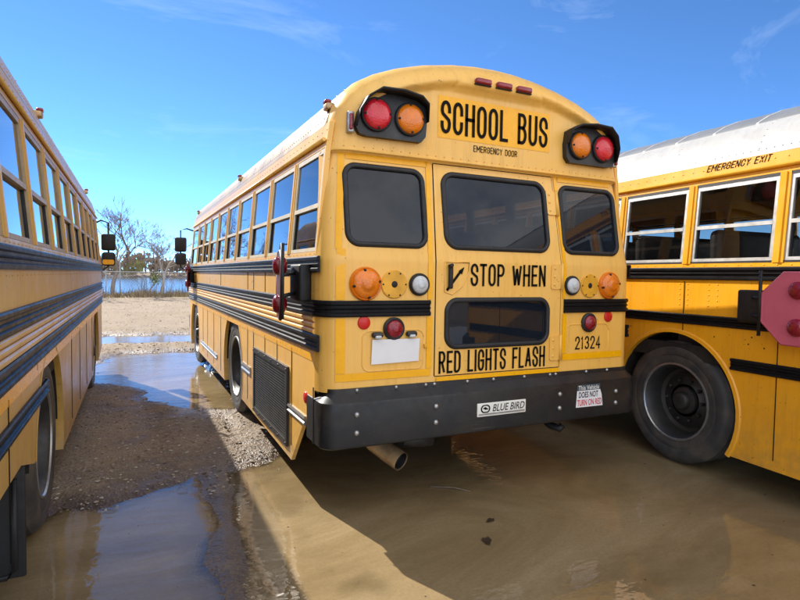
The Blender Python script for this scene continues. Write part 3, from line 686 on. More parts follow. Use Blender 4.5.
# ------------------------------------------------------------------ centre bus and what its rear and left side carry
def centre_bus():
    root, rear, bp = make_bus(dict(label='faded yellow school bus between the other two, its whole rear and emergency door in view', paint='paint_center', L=7.25, yf=6.45, nwin=9, kind='centre', wz=0.455, skirt=0.22, mirz=1.79, mirx=0.14))
    door = rear['rear_door']; cap = rear['rear_cap']
    e = 0.0045
    # door outline seam and hinges
    mb = MB(); x0, x1, z0, z1 = DOOR; k0, k1 = W(z1)/1.21, 1.0
    def seam(pts): mb.tube([on_rear(-0.001)(x, z) for x, z in pts], 0.0055, 6)
    seam([(x0, z) for z in np.linspace(z0, 1.5, 6)]+[(x0*W(z)/1.21, z) for z in np.linspace(1.55, z1, 6)])
    seam([(x1, z) for z in np.linspace(z0, 1.5, 6)]+[(x1*W(z)/1.21, z) for z in np.linspace(1.55, z1, 6)])
    seam([(x, z0) for x in np.linspace(x0, x1, 5)]); seam([(x, z1) for x in np.linspace(x0*k0, x1*k0, 5)])
    mb.build('door_seal', 'letter_black', root)
    for zc in (1.93, 1.42, 0.93):
        k = MB(); k.poly(rrect(0.455, zc, 0.085, 0.17, 0.02), on_rear(0.004), on_rear(0.013)); k.tube([on_rear(0.014)(0.503, zc-0.09), on_rear(0.014)(0.503, zc+0.09)], 0.011, 8)
        for dz in (-0.055, 0.0, 0.055): k.lathe([(0.009, 0), (0.007, -0.005), (0.0005, -0.006)], on_rear(0.013)(0.44, zc+dz), 'y', 8)
        k.build('hinge', 'paint_center', door)
    # header lip under the cap
    mb = MB(); mb.loft([lambda u, v, x=x: (x, float(yrear(x, 2.14))+u, 2.131+v) for x in np.linspace(-1.15, 1.15, 60)], [(0.045, -0.004), (-0.003, -0.004), (-0.006, 0.002), (-0.004, 0.010), (0.045, 0.004)]); mb.build('cap_edge', 'paint_center', root)
    mb = MB()
    for x in np.arange(-1.06, 1.07, 0.06): mb.lathe([(0.006, 0), (0.004, -0.004), (0.0005, -0.005)], on_rear(0.0)(float(x), 2.155), 'y', 6)
    mb.build('cap_rivet', 'paint_center', cap)
    # reflective tape borders
    def strip(x0, x1, z0, z1, par=root):
        mb = MB(); nx = max(2, int(abs(x1-x0)/0.05)); nz = max(2, int(abs(z1-z0)/0.1)); fn = on_rear(e)
        vs_ = []; 
        for j in range(nz+1):
            z = z0+(z1-z0)*j/nz; kk = W(z)/1.21
            for i in range(nx+1): vs_.append(fn((x0+(x1-x0)*i/nx)*kk, z))
        mb.add(vs_, [(j*(nx+1)+i, j*(nx+1)+i+1, (j+1)*(nx+1)+i+1, (j+1)*(nx+1)+i) for j in range(nz) for i in range(nx)], 0, True)
        mb.build('reflective_tape', 'tape', par)
    strip(-1.128, -1.072, 0.85, 1.165); strip(-1.128, -1.075, 1.27, 1.56); strip(-1.135, -1.098, 1.56, 2.12); strip(-1.128, -0.515, 0.803, 0.846); strip(-1.09, -0.53, 2.085, 2.12)
    strip(-0.545, -0.508, 0.85, 1.165); strip(-0.540, -0.508, 1.27, 2.12); strip(0.527, 0.562, 0.89, 1.165); strip(0.522, 0.548, 1.27, 2.12)
    strip(0.532, 1.10, 0.84, 0.885); strip(0.56, 1.08, 2.085, 2.12)
    e = 0.009; strip(-0.475, 0.50, 0.764, 0.790)
    # decal behind the title and the lettering
    mb = MB(); fn = on_rear(0.002); gx = np.linspace(-0.45, 0.43, 30); gz = np.linspace(2.272, 2.53, 8)
    mb.add([fn(float(x), float(z)) for z in gz for x in gx], [(j*30+i, j*30+i+1, (j+1)*30+i+1, (j+1)*30+i) for j in range(7) for i in range(29)], 0, True)
    mb.build('title_panel', 'tape', cap)
    block_lettering('lettering', 'SCHOOL BUS', (-0.433, 0.412, 2.30, 2.503), 0.0215, on_rear(0.0055), 'letter_black', cap)
    block_lettering('lettering', 'EMERGENCY DOOR', (-0.186, 0.160, 2.211, 2.252), 0.0048, on_rear(0.003), 'letter_black', cap)
    block_lettering('lettering', 'STOP WHEN', (-0.237, 0.365, 1.352, 1.495), 0.0155, on_rear(0.008), 'letter_black', door)
    block_lettering('lettering', 'RED LIGHTS FLASH', (-0.459, 0.376, 0.809, 0.949), 0.0145, on_rear(0.008), 'letter_black', door)
    block_lettering('lettering', '21324', (0.649, 0.888, 0.909, 1.002), 0.0105, on_rear(0.003), 'letter_black', rear['rear_panel'])
    # door handle recess, handle and the painted arrow
    mb = MB(); pts = [(-0.425, 1.50), (-0.425, 1.315), (-0.37, 1.30), (-0.30, 1.35), (-0.255, 1.43), (-0.25, 1.50)]
    pp = [on_rear(0.006)(*p) for p in pts]; mb.tube(pp+[pp[0]], 0.0045, 6); mb.build('handle_recess', 'paint_center', door)
    mb = MB(); mb.rbox((-0.405, -0.03, 1.335), (-0.375, -0.008, 1.475), 0.01); mb.tube([(-0.392, -0.006, 1.475), (-0.392, -0.035, 1.48), (-0.405, -0.035, 1.47)], 0.012, 8); mb.build('handle', 'black', door)
    mb = MB(); fn = on_rear(0.008)
    def bar(a, b, w):
        a, b = Vector(a), Vector(b); d = (b-a).normalized(); q = Vector((-d.y, d.x))*w/2; mb.add([fn(*(a-q)), fn(*(a+q)), fn(*(b+q)), fn(*(b-q))], [(0,1,2,3)])
    bar((-0.41, 1.325), (-0.315, 1.44), 0.017)
    mb.add([fn(-0.285, 1.472), fn(-0.327, 1.447), fn(-0.302, 1.424)], [(0,1,2)]); mb.build('arrow_mark', 'letter_black', door)
    # rub rails wrapping the rear corners
    for s, xe in ((-1, 0.525), (1, 0.535)):
        mb = MB(); mb.loft(corner_path(s, 7.25, xe, 1.218), RAILPROF, smooth=False); mb.build('rub_rail', 'rail_black', root)
    # warning lamp housings with their hoods
    for s in (-1, 1):
        P8 = [(0.585,2.215),(0.555,2.25),(0.548,2.34),(0.562,2.43),(0.62,2.462),(0.74,2.475),(0.88,2.470),(0.955,2.42),(1.0,2.34),(1.008,2.26),(0.985,2.222),(0.94,2.213)]
        mb = MB(); yb = 0.03; mb.poly([(s*a, b) for a, b in P8], lambda a, b: (a, yb+0.08, b), lambda a, b: (a, yb, b)); hs = mb.build('warning_lamp_housing', 'bumper_black', root)
        mb = MB(); top = P8[2:10]; path = []
        for i, (a, b) in enumerate(top):
            dd = 0.085*math.sin(math.pi*min(1, max(0.0, (i+0.5)/8))) + 0.012
            path.append(lambda u, v, a=a, b=b, dd=dd: (s*(a+(a-0.78)*v*0.4), yb-u*dd, b+v*1.0))
        mb.loft(path, [(0, -0.005), (1, -0.005), (1, 0.005), (0, 0.005)], smooth=True); mb.build('hood', 'black', hs)
        for xx, mt in ((0.668, 'lens_amber'), (0.884, 'lens_red')):
            l = MB(); r = 0.088; l.lathe([(r+.009, 0.002), (r+.009, -0.014), (r, -0.02), (r-0.004, -0.012)], (s*xx, yb, 2.338), 'y', 36, 1)
            l.lathe([(r-.002, -0.012), (r*0.96, -0.026), (r*0.7, -0.038), (r*0.3, -0.045), (0.0005, -0.046)], (s*xx, yb, 2.338), 'y', 36, 0)
            for a in (5, 95, 185, 275): l.lathe([(0.007, -0.012), (0.007, -0.034), (0.0005, -0.035)], (s*xx+0.078*math.cos(R(a)), yb, 2.338+0.078*math.sin(R(a))), 'y', 8, 1)
            l.build('warning_lens', [mt, 'black'], hs)
        # small side reflector in a metal frame
        k = MB(); k.rbox((s*1.03-0.018, 0.045, 2.225), (s*1.03+0.018, 0.12, 2.345), 0.006); q = k.build('corner_reflector', 'steel', root)
        k = MB(); k.rbox((s*1.033-0.010, 0.032, 2.24), (s*1.033+0.012, 0.06, 2.33), 0.006); k.build('lens', 'lens_dark_red', q)
        lamp(root, 'turn_signal', s*0.952, 1.362, 0.088, 'lens_amber', 'lens_amber', 0.03)
        k = MB(); x, z = s*0.768, 1.36; k.lathe([(0.084, 0.002), (0.084, -0.006), (0.08, -0.010), (0.02, -0.010), (0.019, -0.006)], (x, 0, z), 'y', 36); bl = k.build('blank_plate', 'plate_yellow', root, sharp=R(40))
        k = MB(); k.lathe([(0.020, -0.0075), (0.014, -0.012), (0.0005, -0.011)], (x, 0, z), 'y', 16); k.build('grommet', 'black', bl)
        for a in range(6): k = MB(); k.lathe([(0.006, -0.0095), (0.005, -0.013), (0.0005, -0.0135)], (x+0.073*math.cos(a*1.047), 0, z+0.073*math.sin(a*1.047)), 'y', 6); k.build('screw', 'black', bl)
        lamp(root, 'reversing_lamp', s*0.602, 1.360, 0.054, 'lens_clear', 'rubber', 0.02, False, 0, 0.014)
        lamp(root, 'brake_lamp', s*0.768, 1.098, 0.052, 'lens_dark_red', 'rubber', 0.02, False, 0, 0.016)
        k = MB(); k.lathe([(0.039, 0.002), (0.039, -0.005), (0.035, -0.008), (0.0005, -0.009)], (s*0.957, 0, 1.137), 'y', 28); k.build('reflector', 'reflector_red', root)
        k = MB(); cx = s*0.765; o = rrect(cx, 0.97, 0.40, 0.235, 0.045); k.tube([(x, -0.001, z) for x, z in o]+[(o[0][0], -0.001, o[0][1])], 0.004, 5); k.build('plate_surround', 'paint_center', root)
    # cap marker lamps
    for x in (-0.160, 0.0, 0.160):
        k = MB(); z = 2.635; y = float(yrear(x, z)); k.rbox((x-0.058, y-0.03, z-0.016), (x+0.058, y+0.01, z+0.020), 0.012); q = k.build('marker_lamp', 'lens_dark_red', cap)
        k = MB(); k.rbox((x-0.062, y-0.018, z-0.022), (x+0.062, y+0.01, z-0.012), 0.005); k.build('marker_base', 'rubber', cap)
    # number plate, blank, with its two small lamps
    k = MB(); k.hexa([(-0.912,-0.012,0.893),(-0.602,-0.012,0.900),(-0.602,-0.004,0.900),(-0.912,-0.004,0.893),(-0.908,-0.016,1.038),(-0.598,-0.016,1.036),(-0.598,-0.008,1.036),(-0.908,-0.008,1.038)]); k.build('number_plate', 'white_board', root)
    for x in (-0.877, -0.655):
        k = MB(); k.rbox((x-0.035, -0.035, 1.048), (x+0.035, 0.002, 1.082), 0.014); q = k.build('plate_lamp', 'steel_dark', root)
        k = MB(); k.rbox((x-0.02, -0.04, 1.044), (x+0.02, -0.012, 1.064), 0.008); k.build('lens', 'lens_clear', q)
    k = MB(); k.rbox((-0.567, -0.02, 0.975), (-0.547, 0.0, 1.0), 0.005); k.build('latch', 'plate_yellow', root)
    # bumper bolts, nameplate, sticker
    for x, zz in ((-1.02, (0.622, 0.517)), (-0.505, (0.624, 0.526)), (0.465, (0.62, 0.524)), (0.99, (0.60, 0.517))):
        for z in zz: k = MB(); k.lathe([(0.017, 0.001), (0.016, -0.006), (0.009, -0.012), (0.0005, -0.013)], (x, -0.065, z), 'y', 12); k.build('bolt', 'steel', bp)
    for x in (-1.0, -0.75, -0.55, -0.49, -0.25, -0.05, 0.2, 0.42, 0.47, 0.75, 0.95): k = MB(); k.lathe([(0.012, 0.001), (0.011, -0.006), (0.0005, -0.009)], (x, -0.013, 0.749), 'y', 8); k.build('bolt', 'steel', bp)
    k = MB(); k.rbox((-0.210, -0.074, 0.528), (0.170, -0.064, 0.614), 0.004); k.box((-0.200, -0.0755, 0.538), (0.160, -0.0735, 0.548), 1); nm = k.build('name_plate', ['pale', 'steel'], bp)
    lettering('lettering', 'BLUE BIRD', (-0.095, 0.158, 0.556, 0.602), lambda x, z: (x, -0.0752, z), 'letter_black', bp, 0.004, 0.25)
    k = MB(); o = rrect(-0.150, 0.578, 0.072, 0.052, 0.0255, 8)
    def r2d(pts, s): cx = sum(p[0] for p in pts)/len(pts); cz = sum(p[1] for p in pts)/len(pts); return [(cx+(x-cx)*s, cz+(z-cz)*s) for x, z in pts]
    o2 = r2d(o, 0.72); n = len(o); k.add([(x, -0.0752, z) for x, z in o+o2], [(i, (i+1) % n, n+(i+1) % n, n+i) for i in range(n)])
    k.add([(-0.172,-0.0752,0.582), (-0.15,-0.0752,0.590), (-0.126,-0.0752,0.574), (-0.15,-0.0752,0.572)], [(0,1,2,3)]); k.build('bird_emblem', 'letter_black', bp)
    k = MB(); fn = lambda y: (lambda x, z: (x, y, z))
    k.poly([(0.612,0.513),(0.862,0.510),(0.85,0.59),(0.835,0.628),(0.62,0.628)], fn(-0.0645), fn(-0.0665)); st = k.build('bumper_sticker', 'white_board', bp)
    k = MB(); k.poly([(0.62,0.628),(0.835,0.628),(0.832,0.668),(0.622,0.668)], fn(-0.0645), fn(-0.0665)); k.build('sticker_header', 'sticker_blue', bp)
    lettering('lettering', 'This Vehicle', (0.63, 0.822, 0.632, 0.664), lambda x, z: (x, -0.0675, z), 'pale', bp, 0.01)
    lettering('lettering', 'DOES NOT', (0.635, 0.815, 0.578, 0.620), lambda x, z: (x, -0.0675, z), 'letter_black', bp, 0.016)
    lettering('lettering', 'TURN ON RED', (0.622, 0.850, 0.522, 0.566), lambda x, z: (x, -0.0675, z), 'sticker_red', bp, 0.016)
    k = MB(); k.box((-1.2215, 0.112, 0.43), (-1.2165, 0.120, 0.76)); k.box((1.2165, 0.112, 0.43), (1.2215, 0.120, 0.76)); k.build('bumper_joint', 'black', bp)
    # side grille, chrome strips, reflector on the left side
    k = MB(); ya, yb, za, zb = 0.69, 1.80, 0.25, 0.79; x = -1.212
    k.box((x-0.002, ya, za), (x+0.002, yb, zb), 1)
    for a, b, c, d in ((ya, ya+.04, za, zb), (yb-.04, yb, za, zb), (ya+.04, yb-.04, za, za+.04), (ya+.04, yb-.04, zb-.04, zb)): k.box((x-0.016, a, c), (x-0.001, b, d), 0)
    for i in range(46): y = ya+0.05+(yb-ya-0.1)*i/45; k.box((x-0.008, y-0.0035, za+.04), (x-0.004, y+0.0035, zb-.04), 2)
    for i in range(24): z = za+0.05+(zb-za-0.1)*i/23; k.box((x-0.0105, ya+.04, z-0.004), (x-0.0065, yb-.04, z+0.004), 2)
    for y in np.linspace(ya+.02, yb-.02, 6):
        for z in (za+.02, zb-.02): k.lathe([(0.008, 0), (0.006, 0.005), (0.0005, 0.006)], (x-0.016, float(y), z), 'x', 8, 0, True, -1)
    k.build('side_grille', ['steel_dark', 'black', 'steel_dark'], root)
    cp = [(0,-.028),(.012,-.03),(.018,-.014),(.010,-.006),(.010,.006),(.018,.014),(.012,.03),(0,.028)]
    rail(root, -1, 0.52, 0.29, 0.685, 'steel', cp, 1.0, 'chrome_strip'); rail(root, -1, 0.55, 1.97, 2.36, 'steel', cp, 1.3, 'chrome_strip'); rail(root, -1, 0.40, 4.0, 5.6, 'steel', cp, 1.0, 'chrome_strip')
    k = MB(); k.lathe([(0.036, -0.002), (0.036, 0.006), (0.03, 0.010), (0.0005, 0.011)], (-1.21, 0.29, 0.665), 'x', 24, 0, True, -1); k.build('side_reflector', 'reflector_red', root)
    # stop arms: one near the rear, one by the driver
    stop_arm(root, 0.30, 1.36, (-1.395, 0.15, 1.345), (0.18, 1, 0), 'sign_red', -1, 0.20)
    stop_arm(root, 6.75, 1.36, (-1.285, 6.80, 1.35), (-0.10, -1, 0), 'sign_red')
    # exhaust and hook under the bumper
    k = MB(); k.tube([(-0.98, 1.3, 0.46), (-0.92, 0.85, 0.45), (-0.82, 0.52, 0.385), (-0.70, 0.30, 0.290)], [0.05, 0.05, 0.055, 0.055], 18); k.tube([(-0.735, 0.36, 0.32), (-0.67, 0.25, 0.265), (-0.625, 0.155, 0.232)], [0.06, 0.062, 0.062], 20, 0, False)
    d_ = Vector((0.045, -0.095, -0.033)).normalized(); c_ = Vector((-0.627, 0.159, 0.2335))
    for rr, off, mi in ((0.062, 0.0, 0), (0.054, 0.0, 1)): k.tube([c_-d_*0.05, c_], rr, 20, mi, False)
    k.tube([c_-d_*0.045, c_-d_*0.04], 0.0515, 20, 1); k.tube([(-0.76, 0.40, 0.33), (-0.76, 0.40, 0.5)], 0.016, 6); k.box((-0.80, 0.38, 0.36), (-0.64, 0.41, 0.44))
    k.build('exhaust_pipe', ['exhaust', 'black'], root)
    k = MB(); k.tube([(-0.60, 0.22, 0.36), (-0.38, 0.22, 0.34)], 0.055, 14); k.box((-0.40, 0.18, 0.34), (-0.37, 0.26, 0.5)); k.build('shock_mount', 'steel_dark', root)
    k = MB(); k.tube([(0.53, 0.25, 0.42), (0.53, 0.1, 0.36), (0.55, 0.02, 0.352), (0.57, 0.02, 0.372)], 0.026, 10); k.build('tow_hook', 'black', root)
    return root
centre_bus()

def place(root, x, y, z, rz, rx=0, ry=0): root.location = (x, y, z); root.rotation_euler = (rx, ry, rz)
# right-hand bus: white roof, windows full of seats
RA = R(2.8)
rt, rrear, _ = make_bus(dict(label='bright yellow school bus with white roof and EMERGENCY EXIT lettering, cropped at the right edge', paint='paint_right', L=9.0, yf=7.6, nwin=11, kind='right', wz=0.45, skirt=0.17))
dx, dy = math.sin(RA), math.cos(RA); nx_, ny_ = math.cos(RA), -math.sin(RA)
place(rt, 1.70-2.885*dx+1.21*nx_, -2.885*dy+1.21*ny_, -0.01, -RA)
P_, F_ = block_strokes('EMERGENCY EXIT', 2.245, 2.725, 2.234, 2.284, 0.0065); P_ = [(y+0.25*(z-2.26), z) for y, z in P_]
mb = MB(); mb.add([(-(W(z)+0.0012), 2.245+2.725-y, z) for y, z in P_], F_); mb.build('lettering', 'letter_black', rt)
stop_arm(rt, 2.235, 1.25, (-1.32, 2.16, 1.25), (0.0, -1, 0), 'sign_pink')
# left-hand bus: only its door side is seen
LA = R(0.6); LROLL = 0.0
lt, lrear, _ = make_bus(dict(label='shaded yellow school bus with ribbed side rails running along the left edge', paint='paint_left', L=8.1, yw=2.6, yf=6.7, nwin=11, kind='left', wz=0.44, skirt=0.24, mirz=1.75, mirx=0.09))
dx, dy = math.sin(LA), math.cos(LA); nx_, ny_ = math.cos(LA), -math.sin(LA)
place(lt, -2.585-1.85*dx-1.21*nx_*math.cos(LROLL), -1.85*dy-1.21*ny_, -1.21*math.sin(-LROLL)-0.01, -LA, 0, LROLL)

# ------------------------------------------------------------------ ground: one sheet of gravel and mud, with hollows that hold water
WATER_Z = -0.055
def vnoise(x, y, s, seed):
    g = np.random.default_rng(seed).random((128, 128)); X = np.asarray(x)/s; Y = np.asarray(y)/s
    i = np.floor(X).astype(int); j = np.floor(Y).astype(int); fx = X-i; fy = Y-j; fx = fx*fx*(3-2*fx); fy = fy*fy*(3-2*fy)
    q = lambda a, b: g[a % 128, b % 128]
    return (q(i,j)*(1-fx)+q(i+1,j)*fx)*(1-fy)+(q(i,j+1)*(1-fx)+q(i+1,j+1)*fx)*fy-0.5
def sdpoly(x, y, P):
    d = np.full(np.shape(x), 1e9); ins = np.zeros(np.shape(x), bool); n = len(P)
    for k in range(n):
        ax, ay = P[k]; bx, by = P[(k+1) % n]; ex, ey = bx-ax, by-ay
        t = np.clip(((x-ax)*ex+(y-ay)*ey)/(ex*ex+ey*ey), 0, 1); d = np.minimum(d, np.hypot(x-ax-t*ex, y-ay-t*ey))
        c = ((ay > y) != (by > y)); ins ^= c & (x < (bx-ax)*(y-ay)/(by-ay+1e-12)+ax)
    return np.where(ins, -d, d)
W1 = [(-9,0.3),(-4.5,0.35),(-2.8,0.72),(-2.57,1.02),(-2.35,0.98),(-1.80,1.10),(-1.55,1.26),(-1.0,1.45),(-0.8,1.9),(-0.4,3.2),(1.2,4.2),(3.2,5.2),(9,5.5),(9,-12),(-9,-12)]
W2 = [(-3.2,5.6),(-2.60,6.76),(-2.56,7.4),(-2.27,8.05),(-1.19,8.1),(-0.6,8.0),(-0.3,6.5),(-0.5,4.6),(-1.06,3.6),(-1.16,3.2),(-1.49,3.25),(-1.8,3.62),(-1.93,4.06),(-2.11,4.89),(-2.33,5.12)]
W3 = [(-3.2,11.2),(-1.6,11.25),(-0.33,10.9),(0.8,10.4),(0.6,9.2),(-0.52,9.3),(-1.15,9.5),(-2.6,9.5),(-3.4,9.9)]
RIDGE = [(-1.69,1.25),(-1.74,0.41),(-1.79,-0.09),(-1.85,-0.9),(-1.72,-0.9),(-1.66,-0.13),(-1.60,0.37),(-1.52,1.25)]
def height(x, y):
    x = np.asarray(x, float); y = np.asarray(y, float)
    wob = 0.16*vnoise(x, y, 0.45, 1)+0.10*vnoise(x, y, 0.17, 2)+0.05*vnoise(x, y, 0.07, 3)
    d = np.minimum(np.minimum(sdpoly(x, y, W1), sdpoly(x, y, W2)), sdpoly(x, y, W3))+wob
    d = np.maximum(d, -(sdpoly(x, y, RIDGE)+wob*0.55)*0.8)
    h = WATER_Z+np.where(d > 0, 0.065*(1-np.exp(-np.maximum(d, 0)/0.22)), np.minimum(-0.032*(1-np.exp(np.minimum(d, 0)/0.30))+np.clip(-d/0.3, 0, 1)*(0.030*vnoise(x, y, 0.62, 21)+0.016*vnoise(x, y, 0.19, 22)+0.008*vnoise(x, y, 0.08, 23)), -0.0015*np.clip(-d/0.05, 0, 1)))
    dry = np.clip(d/0.25, 0, 1)
    h += dry*(0.035*vnoise(x, y, 0.9, 4)+0.022*vnoise(x, y, 0.31, 5)+0.014*vnoise(x, y, 0.12, 6)+0.010*vnoise(x, y, 0.055, 7))
    # tyre ruts between the buses
    for xr in (-2.05, -1.45):
        h -= dry*0.018*np.exp(-((x-xr-0.1*np.sin(y*0.7))/0.14)**2)*np.clip((14-y)/6, 0, 1)
    for xr in (-2.0, -1.42):
        e_ = np.exp(-((x-xr-0.1*np.sin(y*0.7))/0.13)**4); h += e_*np.clip((d+0.05)/0.2, 0, 1)*0.010*np.sin(y*6.2832/0.13+np.abs(x-xr-0.1*np.sin(y*0.7))*22)*np.clip((12-y)/6, 0, 1)
    h += 0.06*np.clip((y-11.5)/6, 0, 1)*(1+0.6*vnoise(x, y, 3.0, 9))
    bank = np.clip((y-32.5-1.5*vnoise(x, y, 6, 12))/5, 0, 1); h -= bank*1.5
    far = np.clip((y-243-6*vnoise(x, y, 40, 13))/14, 0, 1); h += far*2.2
    return h
def axis(parts):
    out = []
    for a, b, st in parts: out += list(np.arange(a, b, st))
    return np.array(out+[parts[-1][1]])
xs = axis([(-900,-200,100),(-200,-40,16),(-40,-10,2.5),(-10,-3.4,0.22),(-3.4,2.6,0.034),(2.6,7,0.2),(7,30,2.0),(30,200,17),(200,900,100)])
ys = axis([(-300,-40,40),(-40,-6,3),(-6,-2.6,0.2),(-2.6,4.5,0.034),(4.5,12,0.07),(12,33,0.3),(33,40,0.5),(40,220,18),(220,260,3),(260,1500,100)])
GX, GY = np.meshgrid(xs, ys); GZ = height(GX, GY)
me = bpy.data.meshes.new('ground'); nx, ny = len(xs), len(ys)
me.vertices.add(nx*ny); me.vertices.foreach_set('co', np.stack([GX, GY, GZ], -1).ravel())
I = (np.arange(ny-1)[:, None]*nx+np.arange(nx-1)[None, :]).ravel(); Q = np.stack([I, I+1, I+nx+1, I+nx], -1)
me.loops.add(Q.size); me.loops.foreach_set('vertex_index', Q.ravel()); me.polygons.add(len(Q)); me.polygons.foreach_set('loop_start', np.arange(0, Q.size, 4)); me.polygons.foreach_set('use_smooth', np.ones(len(Q), bool))
me.update(); me.validate()
mt, t, p = nodes_of('ground_mat'); v = objco(t)
grav = t.nodes.new('ShaderNodeTexVoronoi'); grav.inputs['Scale'].default_value = 62; t.links.new(v, grav.inputs['Vector'])
g2 = t.nodes.new('ShaderNodeTexVoronoi'); g2.inputs['Scale'].default_value = 24; t.links.new(v, g2.inputs['Vector'])
dryc = ramp(t, grav.outputs['Color'], [(0.0, (0.20,0.145,0.09)), (0.5, (0.32,0.24,0.155)), (1.0, (0.44,0.36,0.26))])
dryc = mix(t, ramp(t, noise(t, 0.8, 6, 0.6, v), [(0.35, 0.0), (0.7, 0.8)]), dryc, (0.26, 0.185, 0.11))
mudc = ramp(t, noise(t, 6, 7, 0.65, v), [(0.3, (0.075,0.046,0.026)), (0.7, (0.15,0.098,0.058))])
sep = t.nodes.new('ShaderNodeSeparateXYZ'); t.links.new(v, sep.inputs[0])
mrn = t.nodes.new('ShaderNodeMapRange'); mrn.inputs['From Min'].default_value = WATER_Z-0.01; mrn.inputs['From Max'].default_value = WATER_Z+0.105; t.links.new(sep.outputs['Z'], mrn.inputs['Value'])
ad = t.nodes.new('ShaderNodeMath'); ad.operation = 'ADD'; t.links.new(mrn.outputs[0], ad.inputs[0])
sc_ = t.nodes.new('ShaderNodeMath'); sc_.operation = 'MULTIPLY_ADD'; sc_.inputs[1].default_value = 0.9; sc_.inputs[2].default_value = -0.45; t.links.new(noise(t, 2.4, 6, 0.62, v), sc_.inputs[0]); t.links.new(sc_.outputs[0], ad.inputs[1])
wet = ramp(t, ad.outputs[0], [(0.18, 1.0), (0.72, 0.0)])
t.links.new(mix(t, wet, dryc, mudc), p.inputs['Base Color'])
t.links.new(ramp(t, wet, [(0.0, 0.92), (0.6, 0.6), (1.0, 0.32)]), p.inputs['Roughness'])
nb = bump(t, grav.outputs['Distance'], 0.55, 0.012); nb = bump(t, g2.outputs['Distance'], 0.4, 0.02, nb); nb = bump(t, noise(t, 40, 6, 0.7, v), 0.5, 0.015, nb)
t.links.new(nb, p.inputs['Normal'])
me.materials.append(mt); go = bpy.data.objects.new('ground', me); COL.objects.link(go); tag(go, kind='structure')

# muddy puddle water: silt-laden, so it hides the ground with depth, with a wet sheen and wind ripples
mt = bpy.data.materials.new('puddle_water'); mt.use_nodes = True; MATS['puddle_water'] = mt; t = mt.node_tree; t.nodes.clear(); v = objco(t)
o_ = t.nodes.new('ShaderNodeOutputMaterial'); df = t.nodes.new('ShaderNodeBsdfDiffuse'); tr = t.nodes.new('ShaderNodeBsdfTransparent'); gl = t.nodes.new('ShaderNodeBsdfGlossy'); gl.inputs['Roughness'].default_value = 0.02
silt = ramp(t, noise(t, 0.8, 9, 0.66, objco(t, (0.8, 1.5, 1)), 1.2), [(0.3, (0.22,0.155,0.075)), (0.5, (0.31,0.225,0.115)), (0.72, (0.42,0.32,0.18))])
silt = mix(t, ramp(t, noise(t, 55, 4, 0.65, v), [(0.4, 0.0), (0.75, 0.35)]), silt, (0.17, 0.12, 0.06)); t.links.new(silt, df.inputs['Color'])
tr.inputs['Color'].default_value = (0.80, 0.72, 0.60, 1)
at = t.nodes.new('ShaderNodeAttribute'); at.attribute_name = 'depth'
al = ramp(t, at.outputs['Fac'], [(0.0, 0.12), (0.10, 0.6), (0.35, 0.9), (0.8, 0.97)])
mpw = objco(t, (1.0, 1.9, 1))
nb = bump(t, noise(t, 6.0, 3, 0.5, mpw, 0.4), 0.15, 0.02); nb = bump(t, noise(t, 34, 2, 0.5, mpw), 0.015, 0.01, nb); t.links.new(nb, gl.inputs['Normal'])
fr = t.nodes.new('ShaderNodeFresnel'); fr.inputs['IOR'].default_value = 1.6; t.links.new(nb, fr.inputs['Normal'])
m1 = t.nodes.new('ShaderNodeMixShader'); t.links.new(al, m1.inputs[0]); t.links.new(tr.outputs[0], m1.inputs[1]); t.links.new(df.outputs[0], m1.inputs[2])
m2 = t.nodes.new('ShaderNodeMixShader'); t.links.new(fr.outputs[0], m2.inputs[0]); t.links.new(m1.outputs[0], m2.inputs[1]); t.links.new(gl.outputs[0], m2.inputs[2]); t.links.new(m2.outputs[0], o_.inputs['Surface'])
wx = axis([(-9,-3.6,0.6),(-3.6,3.4,0.04),(3.4,9,0.5)]); wy = axis([(-12,-3,0.8),(-3,4.5,0.04),(4.5,13,0.08)])
WX, WY = np.meshgrid(wx, wy); WD = np.clip((WATER_Z-height(WX, WY))/0.045, 0, 1); nx, ny = len(wx), len(wy)
me = bpy.data.meshes.new('puddle_water_surface'); me.vertices.add(nx*ny); me.vertices.foreach_set('co', np.stack([WX, WY, np.full_like(WX, WATER_Z)], -1).ravel())
I = (np.arange(ny-1)[:, None]*nx+np.arange(nx-1)[None, :]).ravel(); Q = np.stack([I, I+1, I+nx+1, I+nx], -1)
me.loops.add(Q.size); me.loops.foreach_set('vertex_index', Q.ravel()); me.polygons.add(len(Q)); me.polygons.foreach_set('loop_start', np.arange(0, Q.size, 4)); me.update(); me.validate()
me.attributes.new('depth', 'FLOAT', 'POINT').data.foreach_set('value', WD.ravel()); me.materials.append(mt)
wo_ = bpy.data.objects.new('puddle_water_surface', me); COL.objects.link(wo_); tag(wo_, kind='structure')
mt, t, p = nodes_of('lake_water'); v = objco(t)
p.inputs['Base Color'].default_value = (0.05, 0.075, 0.09, 1); p.inputs['Roughness'].default_value = 0.12; p.inputs['IOR'].default_value = 1.34
t.links.new(bump(t, noise(t, 0.9, 4, 0.6, objco(t, (1, 0.5, 1))), 0.6, 0.25), p.inputs['Normal'])
mb = MB(); mb.add([(-700,34,-0.85),(700,34,-0.85),(700,252,-0.85),(-700,252,-0.85)], [(0,1,2,3)]); tag(mb.build('lake', 'lake_water'), kind='structure')

